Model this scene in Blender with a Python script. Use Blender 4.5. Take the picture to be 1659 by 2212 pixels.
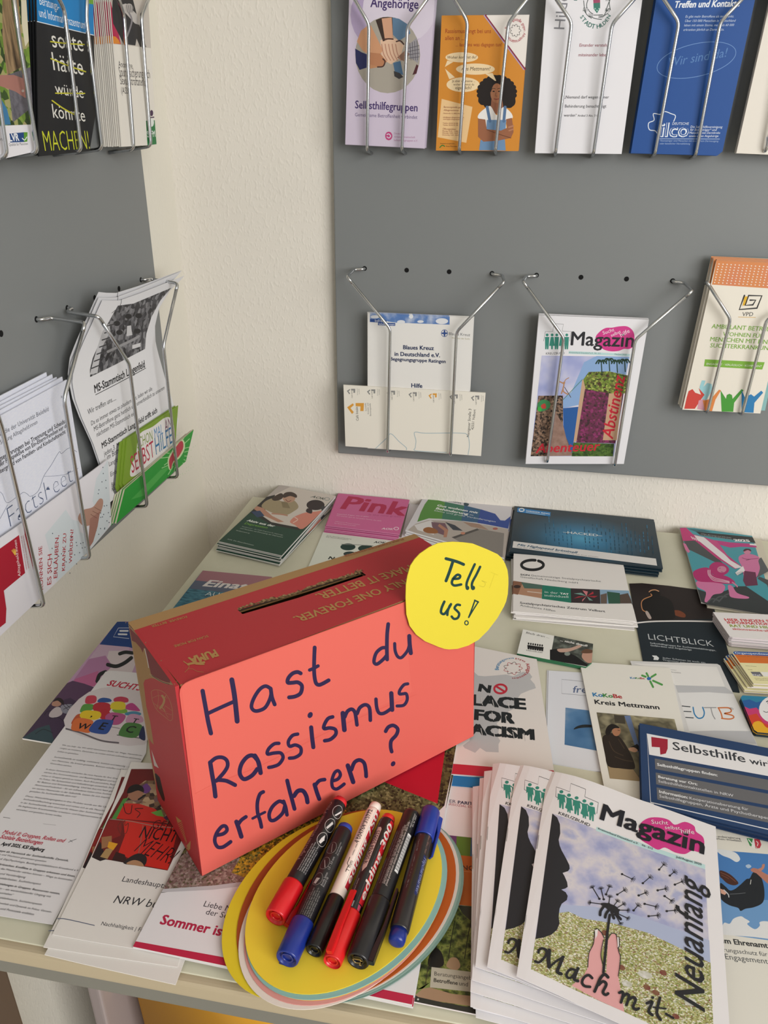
import bpy, bmesh, math, random
from mathutils import Vector, Matrix
random.seed(7)
sc = bpy.context.scene
for o in list(bpy.data.objects): bpy.data.objects.remove(o)
COL = sc.collection
ZD = 0.74                                   # height of the desk top
# ------------------------------------------------------------------ camera
IW, IH, F = 1659.0, 2212.0, 1699.07
YAW, PITCH, ROLL = -.1730018, -.4511945, -.0107848
CAM = Vector((.504489, -1.131249, ZD + .540576))
fw = Vector((math.sin(YAW)*math.cos(PITCH), math.cos(YAW)*math.cos(PITCH), math.sin(PITCH)))
r0 = Vector((math.cos(YAW), -math.sin(YAW), 0)); d0 = fw.cross(r0)
rt = r0*math.cos(ROLL) + d0*math.sin(ROLL); dn = -r0*math.sin(ROLL) + d0*math.cos(ROLL)
cd = bpy.data.cameras.new('camera'); cam = bpy.data.objects.new('camera', cd); COL.objects.link(cam)
m = Matrix.Identity(4)
for i, v in enumerate((rt, -dn, -fw)): m.col[i][:3] = v
m.col[3][:3] = CAM
cam.matrix_world = m
cd.sensor_fit = 'HORIZONTAL'; cd.sensor_width = 36; cd.lens = F*36/IW; cd.clip_start = .02
sc.camera = cam
# ------------------------------------------------------------------ light
sc.view_settings.view_transform = 'Standard'; sc.view_settings.look = 'None'
sc.view_settings.gamma = 1; sc.view_settings.use_curve_mapping = False
sc.view_settings.exposure = 0.0
sc.cycles.use_denoising = True
w = bpy.data.worlds.new('daylight'); sc.world = w; w.use_nodes = True
bg = w.node_tree.nodes['Background']; bg.inputs[0].default_value = (1.0, .985, .96, 1); bg.inputs[1].default_value = .38
def area(name, loc, to, sx, sy, power, col):
    l = bpy.data.lights.new(name, 'AREA'); l.shape = 'RECTANGLE'; l.size = sx; l.size_y = sy; l.energy = power; l.color = col
    o = bpy.data.objects.new(name, l); COL.objects.link(o); o.location = loc
    o.rotation_euler = (Vector(to)-Vector(loc)).to_track_quat('-Z', 'Y').to_euler(); return o
area('window_daylight', (2.3, -2.45, 1.75), (.35, -.3, .95), 1.9, 1.5, 82, (1, .985, .97))
# ------------------------------------------------------------------ materials
MATS = {}
def lin(h):
    g = 1 if h[0] == '!' else .80               # '!' marks a material that is not printed paper; ink on paper reflects less than its swatch
    h = h.lstrip('!'); c = [int(h[i:i+2], 16)/255 for i in (0, 2, 4)]
    return tuple(g*(x/12.92 if x <= .04045 else ((x+.055)/1.055)**2.4) for x in c) + (1,)
def M(h, rough=.5, metal=0, spec=.3):
    k = (h, rough, metal, spec)
    if k not in MATS:
        mt = bpy.data.materials.new('ink_'+h); mt.use_nodes = True
        b = mt.node_tree.nodes['Principled BSDF']
        b.inputs['Base Color'].default_value = lin(h); b.inputs['Roughness'].default_value = rough
        b.inputs['Metallic'].default_value = metal; b.inputs['Specular IOR Level'].default_value = spec
        MATS[k] = mt
    return MATS[k]
def NM(cols, scale, kind='noise', detail=4, rough=.5, stretch=(1, 1, 1), bump=0, pos=None):
    """printed photo texture / material with a procedural colour ramp"""
    k = (tuple(cols), scale, kind, detail, stretch, bump)
    if k in MATS: return MATS[k]
    mt = bpy.data.materials.new('print_'+cols[0]); mt.use_nodes = True
    nt = mt.node_tree; n = nt.nodes; b = n['Principled BSDF']; b.inputs['Roughness'].default_value = rough
    b.inputs['Specular IOR Level'].default_value = .3
    tc = n.new('ShaderNodeTexCoord'); mp = n.new('ShaderNodeMapping'); mp.inputs['Scale'].default_value = stretch
    nt.links.new(tc.outputs['Object'], mp.inputs[0])
    if kind == 'voronoi':
        t = n.new('ShaderNodeTexVoronoi'); t.inputs['Scale'].default_value = scale*2.6; t.inputs['Randomness'].default_value = 1
        sp = n.new('ShaderNodeSeparateColor'); nt.links.new(t.outputs['Color'], sp.inputs[0]); out = sp.outputs[0]
    else:
        t = n.new('ShaderNodeTexNoise'); t.inputs['Scale'].default_value = scale; t.inputs['Detail'].default_value = detail
        out = t.outputs[0]
    nt.links.new(mp.outputs[0], t.inputs['Vector'])
    r = n.new('ShaderNodeValToRGB'); e = r.color_ramp.elements
    lo, hi = (.3, .7) if kind == 'noise' else (.05, .95)
    N = len(cols)
    for i, c in enumerate(cols):
        p = lo+(hi-lo)*i/max(1, N-1)
        el = e[i] if i < 2 else e.new(p)
        el.position = p; el.color = lin(c)
    nt.links.new(out, r.inputs[0]); nt.links.new(r.outputs[0], b.inputs['Base Color'])
    if bump:
        t = n.new('ShaderNodeTexNoise'); t.inputs['Scale'].default_value = 200; t.inputs['Detail'].default_value = 1; t.inputs['Roughness'].default_value = .6
        m2 = n.new('ShaderNodeMapping'); m2.inputs['Scale'].default_value = (1, 1, .55); nt.links.new(tc.outputs['Object'], m2.inputs[0]); nt.links.new(m2.outputs[0], t.inputs['Vector'])
        cr = n.new('ShaderNodeValToRGB'); cr.color_ramp.elements[0].position = .5; cr.color_ramp.elements[1].position = .8; nt.links.new(t.outputs[0], cr.inputs[0]); t = cr
        bp = n.new('ShaderNodeBump'); bp.inputs['Strength'].default_value = bump; bp.inputs['Distance'].default_value = .002
        nt.links.new(t.outputs[0], bp.inputs['Height']); nt.links.new(bp.outputs[0], b.inputs['Normal'])
    MATS[k] = mt
    return mt
PAPER = 'eceaea'
def RM(cols, radius, off=(0, 0, 0), sc_=(1, 1, 1)):
    """printed radial gradient"""
    mt = bpy.data.materials.new('print_glow'); mt.use_nodes = True; nt = mt.node_tree; n = nt.nodes; b = n['Principled BSDF']; b.inputs['Roughness'].default_value = .45
    tc = n.new('ShaderNodeTexCoord'); mp = n.new('ShaderNodeMapping'); mp.inputs['Location'].default_value = off; mp.inputs['Scale'].default_value = sc_
    ln = n.new('ShaderNodeVectorMath'); ln.operation = 'LENGTH'; dv = n.new('ShaderNodeMath'); dv.operation = 'DIVIDE'; dv.inputs[1].default_value = radius; r = n.new('ShaderNodeValToRGB'); e = r.color_ramp.elements
    nt.links.new(tc.outputs['Object'], mp.inputs[0]); nt.links.new(mp.outputs[0], ln.inputs[0]); nt.links.new(ln.outputs['Value'], dv.inputs[0]); nt.links.new(dv.outputs[0], r.inputs[0]); nt.links.new(r.outputs[0], b.inputs['Base Color'])
    for i, c in enumerate(cols):
        el = e[i] if i < 2 else e.new(i/(len(cols)-1))
        el.position = i/(len(cols)-1); el.color = lin(c)
    return mt
def tag(o, label, cat, group=None):
    o['label'] = label; o['category'] = cat
    if group: o['group'] = group
    return o
def empty(name, loc, label, cat, group=None):
    o = bpy.data.objects.new(name, None); COL.objects.link(o); o.location = loc; o.empty_display_size = .02
    return tag(o, label, cat, group)
def link_mesh(name, bm, mats, parent=None, smooth=False):
    """bm in world coordinates -> one object with its origin at the centre of its mesh"""
    c = Vector((0, 0, 0))
    for v in bm.verts: c += v.co
    c /= max(1, len(bm.verts))
    for v in bm.verts: v.co -= c
    me = bpy.data.meshes.new(name); bm.to_mesh(me); bm.free()
    for mt in mats: me.materials.append(mt)
    if smooth:
        for p in me.polygons: p.use_smooth = True
    o = bpy.data.objects.new(name, me); COL.objects.link(o)
    if parent:
        o.parent = parent; base = parent.location.copy(); pp = parent.parent
        while pp: base += pp.location; pp = pp.parent
        o.location = c-base
    else: o.location = c
    return o
def setloc(o): pass
def box(name, a, b, mat, parent=None, bevel=0):
    bm = bmesh.new(); bmesh.ops.create_cube(bm, size=1)
    a, b = Vector(a), Vector(b)
    for v in bm.verts: v.co = Vector([(a[i]+b[i])/2+v.co[i]*(b[i]-a[i]) for i in range(3)])
    if bevel: bmesh.ops.bevel(bm, geom=bm.edges[:], offset=bevel, segments=3, affect='EDGES', profile=.6)
    return link_mesh(name, bm, [mat], parent)
def structure(o): o['kind'] = 'structure'; return o
# ------------------------------------------------------------------ planes and printed sheets
def ray(x, y):
    return (rt*((x-IW/2)/F) + dn*((y-IH/2)/F) + fw).normalized()
G = .006                                    # bent sheets are bent along strips of this width
def strips(f, axis):
    def g(u, v):
        x = (u, v)[axis]; k = math.floor(x/G); t = x/G-k; a, b = k*G, (k+1)*G
        return (f(a, v)*(1-t)+f(b, v)*t) if axis == 0 else (f(u, a)*(1-t)+f(u, b)*t)
    return g
class Pl:
    def __init__(s, O, U, V, deform=None, axis=0):
        if deform: deform = strips(deform, axis)
        s.axis = axis
        s.O = Vector(O); s.U = Vector(U).normalized(); s.N = s.U.cross(Vector(V)).normalized(); s.V = s.N.cross(s.U); s.deform = deform
    def uv(s, x, y):
        d = ray(x, y); w_ = 0; r = None
        for i in range(5 if s.deform else 1):
            t = s.N.dot(s.O+s.N*w_-CAM)/s.N.dot(d); X = CAM+d*t-s.O; r = Vector((X.dot(s.U), X.dot(s.V)))
            if s.deform: w_ = s.deform(r.x, r.y)
        return r
    def P(s, u, v, w_=0):
        return s.O + s.U*u + s.V*v + s.N*(w_+(s.deform(u, v) if s.deform else 0))
    def X(s, x, y): q = s.uv(x, y); return s.P(q.x, q.y)
def at_z(x, y, z): d = ray(x, y); return CAM+d*((z-CAM.z)/d.z)
def at_y(x, y, yy): d = ray(x, y); return CAM+d*((yy-CAM.y)/d.y)
def at_x(x, y, xx): d = ray(x, y); return CAM+d*((xx-CAM.x)/d.x)
TB = .0166                                  # face of the boards in front of the walls
def flat(h, a, b, deform=None):             # lying on the desk, h above it, u along the pixels a -> b
    A, B = at_z(*a, ZD+h), at_z(*b, ZD+h)
    U = B-A; return Pl(A, U, Vector((0, 0, 1)).cross(U), deform)
def wallR(d, deform=None): return Pl((.3, -TB-d, ZD+.1), (1, 0, 0), (0, 0, 1), deform)
def wallL(d, deform=None, axis=0): return Pl((TB+d, -.3, ZD+.1), (0, 1, 0), (0, 0, 1), deform, axis)
LE = 1e-6
TXT = {}
def glyphs(txt, b):
    k = (txt, b)
    if k not in TXT:
        c = bpy.data.curves.new('t', 'FONT'); c.body = txt; c.resolution_u = 2; c.offset = b
        o = bpy.data.objects.new('t', c); me = bpy.data.meshes.new_from_object(o)
        vs = [(v.co.x, v.co.y) for v in me.vertices]; fs = [tuple(p.vertices) for p in me.polygons]
        bpy.data.objects.remove(o); bpy.data.curves.remove(c); bpy.data.meshes.remove(me)
        TXT[k] = (vs, fs, min(v[0] for v in vs), max(v[0] for v in vs))
    return TXT[k]
def spline(p, n=5, closed=False):
    if len(p) < 3: return p
    q = []; L = len(p); R = L if closed else L-1
    for i in range(R):
        a, b, c, d = (p[(i-1) % L] if closed or i else p[0]), p[i], p[(i+1) % L], (p[(i+2) % L] if closed or i+2 < L else p[-1])
        for j in range(n):
            t = j/n
            q.append(tuple(.5*(2*b[k]+(c[k]-a[k])*t+(2*a[k]-5*b[k]+4*c[k]-d[k])*t*t+(3*b[k]-a[k]-3*c[k]+d[k])*t**3) for k in (0, 1)))
    if not closed: q.append(p[-1])
    return q
class Art:
    """a sheet of paper or card with its printing, as one mesh; coordinates are read in a crop (x0, y0, scale)"""
    def __init__(s, pl, x0=0, y0=0, k=1, direct=False):
        s.pl = pl; s.bm = bmesh.new(); s.mats = []; s.clip = None; s.direct = direct; s.ids = []; s.vid = {}; s.c(x0, y0, k)
    def c(s, x0, y0, k): s.x0, s.y0, s.k = x0, y0, k; return s
    def q(s, x, y):
        return Vector((x*.001, y*.001)) if s.direct else s.pl.uv(s.x0+x/s.k, s.y0+y/s.k)
    def mi(s, mt):
        if isinstance(mt, str): mt = M(mt)
        if mt not in s.mats: s.mats.append(mt)
        return s.mats.index(mt)
    def _id(s, l): s.ids.append(l); return len(s.ids)-1         # every printed item lies a hair above the ones before it
    def face(s, pts, i, d):
        vs = [s.bm.verts.new((p[0], p[1], 0)) for p in pts]
        for v in vs: s.vid[v] = d
        try: s.bm.faces.new(vs).material_index = i
        except ValueError: pass
    def base(s, pts, mat=PAPER, t=.0012, side=None, uv=None, clip=True):
        p = [Vector(a) for a in uv] if uv else [s.q(*a) for a in pts]
        ar = sum(p[i-1].x*p[i].y-p[i].x*p[i-1].y for i in range(len(p)))
        if ar < 0: p.reverse()
        i, j = s.mi(mat), s.mi(side or mat); n = len(p)
        top = [s.bm.verts.new((a.x, a.y, 0)) for a in p]; bot = [s.bm.verts.new((a.x, a.y, -t)) for a in p]
        f = s.bm.faces.new(top); f.material_index = i
        f = s.bm.faces.new(bot[::-1]); f.material_index = j
        for a in range(n):
            f = s.bm.faces.new((top[a], bot[a], bot[(a+1) % n], top[(a+1) % n])); f.material_index = j
        if clip: s.clip = p
        return s
    def _clip(s, p):
        if not s.clip: return p
        C = s.clip
        for i in range(len(C)):
            a, b = C[i-1], C[i]; e = b-a; o = []
            for j in range(len(p)):
                u, v = p[j-1], p[j]; du = e.x*(u.y-a.y)-e.y*(u.x-a.x); dv = e.x*(v.y-a.y)-e.y*(v.x-a.x)
                if (du >= 0) != (dv >= 0): o.append(u+(v-u)*(du/(du-dv)))
                if dv >= 0: o.append(v)
            p = o
            if len(p) < 3: return []
        return p
    def P(s, pts, mat, l=1, clip=True):
        p = [s.q(*a) for a in pts]
        if clip: p = s._clip(p)
        if len(p) > 2: s.face(p, s.mi(mat), s._id(l))
        return s
    def B(s, pts, mat, l=1, clip=True): return s.P(spline(pts, 4, True), mat, l, clip)      # rounded blob
    def E(s, cx, cy, rx, ry, mat, l=1, rot=0, n=28):
        c, d = math.cos(rot), math.sin(rot)
        return s.P([(cx+rx*math.cos(a)*c-ry*math.sin(a)*d, cy+rx*math.cos(a)*d+ry*math.sin(a)*c) for a in [2*math.pi*i/n for i in range(n)]], mat, l)
    def S(s, pts, w_, mat, l=2, closed=False, smooth=True):
        if smooth: pts = spline(pts, 5, closed)
        i = s.mi(mat); h = w_/2; n = len(pts); L, R = [], []; d0_, d1_ = s._id(l), s._id(l)
        for k in range(n):
            a = pts[k-1] if (k or closed) else pts[k]; b = pts[(k+1) % n] if (k < n-1 or closed) else pts[k]
            dx, dy = b[0]-a[0], b[1]-a[1]; m_ = math.hypot(dx, dy) or 1
            L.append((pts[k][0]-dy/m_*h, pts[k][1]+dx/m_*h)); R.append((pts[k][0]+dy/m_*h, pts[k][1]-dx/m_*h))
        for k in range(n if closed else n-1):
            j = (k+1) % n
            p = s._clip([s.q(*a) for a in (L[k], L[j], R[j], R[k])])
            if len(p) > 2: s.face(p, i, d0_)
        if not closed and w_/s.k > 1.2:
            for e, d in ((0, 1), (n-1, n-2)):
                cx, cy = pts[e]; a0 = math.atan2(cy-pts[d][1], cx-pts[d][0])
                s.face([s.q(cx+h*math.cos(a0+t*math.pi/8), cy+h*math.sin(a0+t*math.pi/8)) for t in range(-4, 5)], i, d1_)
        return s
    def T(s, txt, x0, y0, x1, y1, mat, l=4, k=1, b=0, it=0):
        vs, fs, xa, xb = glyphs(txt, min(b, 0))
        A, B_ = s.q(x0, y0), s.q(x1, y1); e1 = (B_-A)/max(.001, xb-xa+2*max(b, 0)); e2 = Vector((-e1.y, e1.x))*k+e1*it
        i = s.mi(mat); xa -= max(b, 0)
        for n_, (ox, oy) in enumerate(((0, 0),) if b <= 0 else ((-b, 0), (b, 0), (0, b*.7), (0, -b*.7)) if b < .025 else ((-b, -b*.6), (b, -b*.6), (-b, b*.6), (b, b*.6), (0, 0))):   # bold = overprinted with small shifts
            vv = []; d_ = s._id(l)
            for x, y in vs:
                p = A+e1*(x-xa+ox)+e2*(y+oy); v = s.bm.verts.new((p.x, p.y, 0)); s.vid[v] = d_; vv.append(v)
            for f_ in fs:
                try: f = s.bm.faces.new([vv[a] for a in f_]); f.material_index = i
                except ValueError: pass
        return s
    def ring(s, txt, cx, cy, rx, ry, a0, a1, h, mat, l=4, inside=False, b=0):
        """letters set on an ellipse, angles in degrees (clockwise in the picture, 0 = right)"""
        wd = [.42 if ch == ' ' else (lambda g: g[3]-g[2])(glyphs(ch, 0))+.1 for ch in txt]; tot = sum(wd); acc = 0
        for i, ch in enumerate(txt):
            acc += wd[i]
            if ch == ' ': continue
            a = math.radians(a0+(a1-a0)*(acc-wd[i]/2)/tot); x, y = cx+rx*math.cos(a), cy+ry*math.sin(a)
            tx, ty = -rx*math.sin(a), ry*math.cos(a)
            if a1 < a0: tx, ty = -tx, -ty
            m_ = math.hypot(tx, ty); tx, ty = tx/m_*h*.7*(wd[i]-.1), ty/m_*h*.7*(wd[i]-.1)
            s.T(ch, x-tx, y-ty, x+tx, y+ty, mat, l, b=b)
        return s
    def lines(s, rows, mat, **kw):
        for r in rows: s.T(*r, mat, **kw)
        return s
    def build(s, name, label=None, cat=None, group=None, parent=None, step=.01, smooth=False):
        bm, pl = s.bm, s.pl
        rank = {d: r for r, d in enumerate(sorted(range(len(s.ids)), key=lambda d: (s.ids[d], d)))}
        for v, d in s.vid.items(): v.co.z = .00003+rank[d]*LE
        s.vid.clear()
        if pl.deform or s.direct:
            ax, st = (1, .0015) if s.direct else (pl.axis, G)
            us = [v.co[ax] for v in bm.verts]; k = math.floor(min(us)/st)+1
            while k*st < max(us):
                bmesh.ops.bisect_plane(bm, geom=bm.verts[:]+bm.edges[:]+bm.faces[:], plane_co=(k*st, 0, 0) if ax == 0 else (0, k*st, 0), plane_no=(1, 0, 0) if ax == 0 else (0, 1, 0), dist=1e-8); k += 1
        for v in bm.verts: v.co = pl.P(v.co.x, v.co.y, v.co.z)
        o = link_mesh(name, bm, s.mats, parent, smooth)
        if label: tag(o, label, cat, group)
        return o
NTH = ['second', 'third', 'fourth', 'fifth', 'sixth', 'seventh', 'eighth', 'ninth', 'tenth', 'eleventh', 'twelfth', 'thirteenth']
ORD = ['topmost']+[n+' from top' for n in NTH]
FRO = ['frontmost']+[n+' from front' for n in NTH]
def stack(top, n, nrm, dt, jit, rot, fmt, cat, group, words=ORD, drift=(0, 0, 0)):
    """copies of a thing behind or below it, each an object of its own"""
    nrm = Vector(nrm); rng = random.Random(len(fmt)*7+n)
    tag(top, fmt.format(words[0] if n > 1 else ''), cat, group if n > 1 else None)
    for i in range(1, n):
        c = top.copy(); COL.objects.link(c)
        jx = Vector([rng.uniform(-1, 1)*jit for _ in range(3)]); jx -= nrm*jx.dot(nrm)
        c.location = top.location - nrm*dt*i + jx + Vector(drift)*i
        ax = 2 if abs(nrm.z) > .5 else (1 if abs(nrm.y) > .5 else 0)
        c.rotation_euler[ax] += rng.uniform(-1, 1)*rot
        w_ = words[i] if i < n-1 or words is FRO else 'lowest one'
        tag(c, fmt.format(w_), cat, group)
UPZ, OUTR, OUTL = (0, 0, 1), (0, -1, 0), (1, 0, 0)
def tube(name, pts, r, mat, parent, bend=.006, seg=10):
    P = [Vector(p) for p in pts]; path = [P[0]]
    for i in range(1, len(P)-1):
        a, b, c = P[i-1], P[i], P[i+1]; k = min(bend, (a-b).length*.45, (c-b).length*.45)
        s_, e_ = b+(a-b).normalized()*k, b+(c-b).normalized()*k
        for t in (0, .25, .5, .75, 1): path.append(s_*(1-t)**2+b*2*t*(1-t)+e_*t*t)
    path.append(P[-1])
    bm = bmesh.new(); rings = []; nrm = None
    for i, p in enumerate(path):
        d = (path[min(i+1, len(path)-1)]-path[max(i-1, 0)]).normalized()
        if nrm is None: nrm = d.orthogonal().normalized()
        nrm = (nrm-d*nrm.dot(d)).normalized(); bn = d.cross(nrm)
        rings.append([bm.verts.new(p+(nrm*math.cos(2*math.pi*j/seg)+bn*math.sin(2*math.pi*j/seg))*r) for j in range(seg)])
    for a, b in zip(rings, rings[1:]):
        for j in range(seg): bm.faces.new((a[j], a[(j+1) % seg], b[(j+1) % seg], b[j]))
    bm.faces.new(rings[0][::-1]); bm.faces.new(rings[-1])
    return link_mesh(name, bm, [mat], parent, True)
# ------------------------------------------------------------------ room
plaster = NM(['!d5d0c6', '!d8d3c9'], 8, 'noise', 3, .9, bump=.26)
plaster_l = NM(['!d3cfc3', '!d6d2c6'], 8, 'noise', 2, .9, bump=.12)
structure(box('wall_back', (-.1, 0, 0), (3.2, .1, 2.6), plaster))
structure(box('wall_left', (-.1, -3.2, 0), (0, 0, 2.6), plaster_l))
structure(box('floor', (-.1, -3.2, -.05), (3.2, .1, 0), NM(['!b3ab9b', '!bdb5a5'], 14, rough=.6)))
structure(box('ceiling', (-.1, -3.2, 2.6), (3.2, .1, 2.65), M('!d8d4ca', .9)))
# ------------------------------------------------------------------ desk
DX0, DX1, DY0, DY1 = .0916, 1.75, -.8062, -.018
desk = empty('desk', (.9, -.41, 0), 'pale greenish grey desk covered with leaflets in the room corner', 'desk')
laminate = NM(['!c2c0ac', '!c6c4b1'], 30, rough=.42)
box('tabletop', (DX0, DY0+.006, ZD-.022), (DX1, DY1, ZD), laminate, desk, .001)
ze = at_y(0, 2075, DY0).z
box('edge_band', (DX0, DY0-.001, ze), (DX1, DY0+.008, ZD-.0006), M('!aa9d84', .5), desk, .0035)['label'] = 'beige front edge strip'
zr = at_y(0, 2099, DY0+.012).z
box('frame_rail', (DX0+.01, DY0+.012, zr), (DX1-.02, DY0+.045, ze+.001), M('!74736c', .5), desk, .002)['label'] = 'dark grey metal rail'
xl = at_y(36, 2158, DY0+.062).x
box('leg', (xl-.055, DY0+.016, 0), (xl, DY0+.062, zr), M('!57493e', .6), desk, .003)['label'] = 'dark brown leg'
gb = empty('storage_box', (.2, -.45, 0), 'grey lilac storage box under the desk beside the yellow crate', 'storage box')
xp = at_y(190, 2150, -.63).x; xq = min(at_y(262, 2190, -.63).x, at_y(287, 2205, -.6).x-.012)
box('box_body', (xp, -.63, 0), (xq, -.36, .56), M('!9a8f8e', .6), gb, .004); box('box_lid', (xp-.002, -.632, .56), (xq+.002, -.358, .575), M('!a39897', .6), gb, .004)
# yellow bin under the desk
bx0 = at_y(287, 2205, -.6).x
bin_ = empty('storage_crate', (bx0+.16, -.57+.1, 0), 'shiny yellow plastic crate standing under the desk', 'crate')
yel = M('!e0a210', .25, 0, .5)
bm = bmesh.new(); bmesh.ops.create_cube(bm, size=1)
for v in bm.verts:
    k = .94 if v.co.z < 0 else 1
    v.co = Vector((bx0+.16+v.co.x*.32*k, -.60+.11-.0+v.co.y*.22*k, .19+v.co.z*.37))
bmesh.ops.delete(bm, geom=[f for f in bm.faces if f.normal.z > .9], context='FACES')
bmesh.ops.bevel(bm, geom=[e for e in bm.edges if not e.is_boundary], offset=.015, segments=4, affect='EDGES')
link_mesh('crate_body', bm, [yel], bin_, True)
bm = bmesh.new()
for a, b in (((bx0-.006, -.607, .366), (bx0+.326, -.594, .386)), ((bx0-.006, -.386, .366), (bx0+.326, -.373, .386)), ((bx0-.006, -.6, .366), (bx0+.006, -.38, .386)), ((bx0+.314, -.6, .366), (bx0+.326, -.38, .386))):
    r_ = bmesh.ops.create_cube(bm, size=1)
    for v in r_['verts']: v.co = Vector([(a[i]+b[i])/2+v.co[i]*(b[i]-a[i]) for i in range(3)])
link_mesh('rim', bm, [yel], bin_)
# ------------------------------------------------------------------ boards
grey = M('!757878', .42, 0, .35); hole = M('0c0c0d', .9)
def board(name, lo, hi, axis, holes, label):
    root = empty(name, [(lo[i]+hi[i])/2 for i in range(3)], label, 'board')
    box('panel', lo, hi, grey, root, .002)
    for h in holes:
        bm = bmesh.new()
        bmesh.ops.create_circle(bm, cap_ends=True, radius=.0032, segments=20)
        for v in bm.verts:
            x, y = v.co.x, v.co.y
            v.co = Vector((h[0]+x, -TB-.0002, h[2]+y)) if axis == 'R' else Vector((TB+.0002, h[1]+x, h[2]+y))
        link_mesh('peg_hole', bm, [hole], root)
hR = [at_y(x, y, -TB) for x, y in [(787.7, 579.8), (878.5, 583.6), (970.3, 587), (1063, 590.5), (1159, 594.4), (1255, 598.9), (1353.4, 602.6), (1453, 606.6)]]
hL = [at_x(x, y, TB) for x, y in [(304.2, 604.4), (256.8, 623.5), (204.4, 643.5), (145, 665.4), (78.5, 689.8), (2.2, 720.6)]]
board('pegboard', (.2358, -TB, ZD+.087), (1.35, -.001, ZD+1.15), 'R', hR, 'grey metal pegboard on the back wall, right of the corner')
board('pegboard', (.001, -1.35, ZD+.0844), (TB, -.1235, ZD+1.15), 'L', hL, 'grey metal pegboard on the left wall, seen at a steep angle')
# ------------------------------------------------------------------ wire racks
chrome = M('!c4c6c8', .2, 1, .5)
def rack(side, label, wires, dk=.040, db=.034, group='chrome wire leaflet racks'):
    at = (lambda p, d: at_y(p[0], p[1], -TB-d)) if side == 'R' else (lambda p, d: at_x(p[0], p[1], TB+d))
    nrm = Vector(OUTR) if side == 'R' else Vector(OUTL)
    tv = Vector((1, 0, 0)) if side == 'R' else Vector((0, 1, 0))
    allp = []
    for sgn, hole_, bend, knee, bot in wires:
        H, Bn, K, Bt = at(hole_, 0), at(bend, .045), at(knee, dk), at(bot, db)
        back = Bt.copy(); back -= nrm*(db-.003); back.z -= .004
        allp.append([H-nrm*.004, H+nrm*.007, H+nrm*.007+tv*sgn*.014-Vector((0, 0, .001)), Bn, K, Bt, back])
    ctr = sum((p[4] for p in allp), Vector())/len(allp)
    root = empty('wire_rack', ctr, label, 'rack', group)
    for p in allp:
        j = p[3]+(p[4]-p[3])*.12
        tube('hook', p[:4]+[j], .0021, chrome, root); tube('upright', [j]+p[4:], .0021, chrome, root)
    a, b = allp[0][-1], allp[-1][-1]
rack('R', 'chrome wire rack on the back board holding the blue cross leaflets', [(-1, (787.7, 579.8), (750, 598), (843, 710), (837, 977)), (1, (1063, 590.5), (1090, 608), (986, 717), (973, 984))])
rack('R', 'chrome wire rack on the back board holding the cliff cover magazines', [(-1, (1159, 594.4), (1130, 608), (1218, 730), (1182, 999)), (1, (1453, 606.6), (1496, 628), (1372, 734), (1328, 1007))])
rack('R', 'chrome wire rack at the right edge holding the orange dotted leaflets', [(-1, (1545, 610), (1528, 610), (1578, 689), (1528, 892)), (1, (1720, 617), (1755, 640), (1656, 690), (1603, 896))])
rack('R', 'chrome wire rack top left on the back board holding lilac leaflets', [(-1, (748, -45), (745, -38), (797, 52), (793, 325)), (1, (955, -45), (950, -40), (880, 57), (868, 325))])
rack('R', 'chrome wire rack on the back board holding the orange leaflets', [(-1, (960, -45), (965, -30), (1010, 46), (992, 325)), (1, (1175, -45), (1165, -35), (1098, 50), (1070, 327))])
rack('R', 'chrome wire rack on the back board holding the plain white city leaflets', [(-1, (1185, -40), (1180, -35), (1235, 48), (1200, 330)), (1, (1400, -40), (1395, -30), (1322, 52), (1282, 332))])
rack('R', 'chrome wire rack on the back board holding the navy blue leaflets', [(-1, (1420, -40), (1412, -35), (1467, 48), (1415, 332)), (1, (1640, -40), (1625, -25), (1556, 48), (1503, 335))])
rack('R', 'chrome wire rack cut by the right edge with cream leaflets, top row', [(-1, (1680, -40), (1675, -30), (1715, 50), (1655, 325))])
rack('L', 'chrome wire rack on the left board holding the meeting sheets and green cards', [(-1, (145, 665.4), (213, 684), (279, 786), (318, 1094)), (1, (304.2, 604.4), (384, 612), (353, 747), (384, 1031))])
rack('L', 'chrome wire rack on the left board holding the fact sheets, lower left', [(-1, (-70, 752), (-40, 790), (4, 925), (95, 1309)), (1, (78.5, 689.8), (184, 697), (138, 862), (194, 1206))])
rack('L', 'chrome wire rack top left holding the leaflets with the tree photo', [(-1, (-130, -75), (-95, -75), (-25, 60), (15, 338)), (1, (-20, -90), (22, -60), (40, 80), (81, 330))])
rack('L', 'chrome wire rack top left holding the blackboard leaflets', [(-1, (40, -95), (95, -65), (138, 20), (175, 326)), (1, (150, -100), (190, -70), (186, 40), (220, 322))])
rack('L', 'chrome wire rack near the corner holding the thick cream leaflet pile', [(-1, (165, -100), (245, -35), (267, 30), (289, 322)), (1, (260, -100), (345, -60), (305, 35), (326, 316))])
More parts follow.
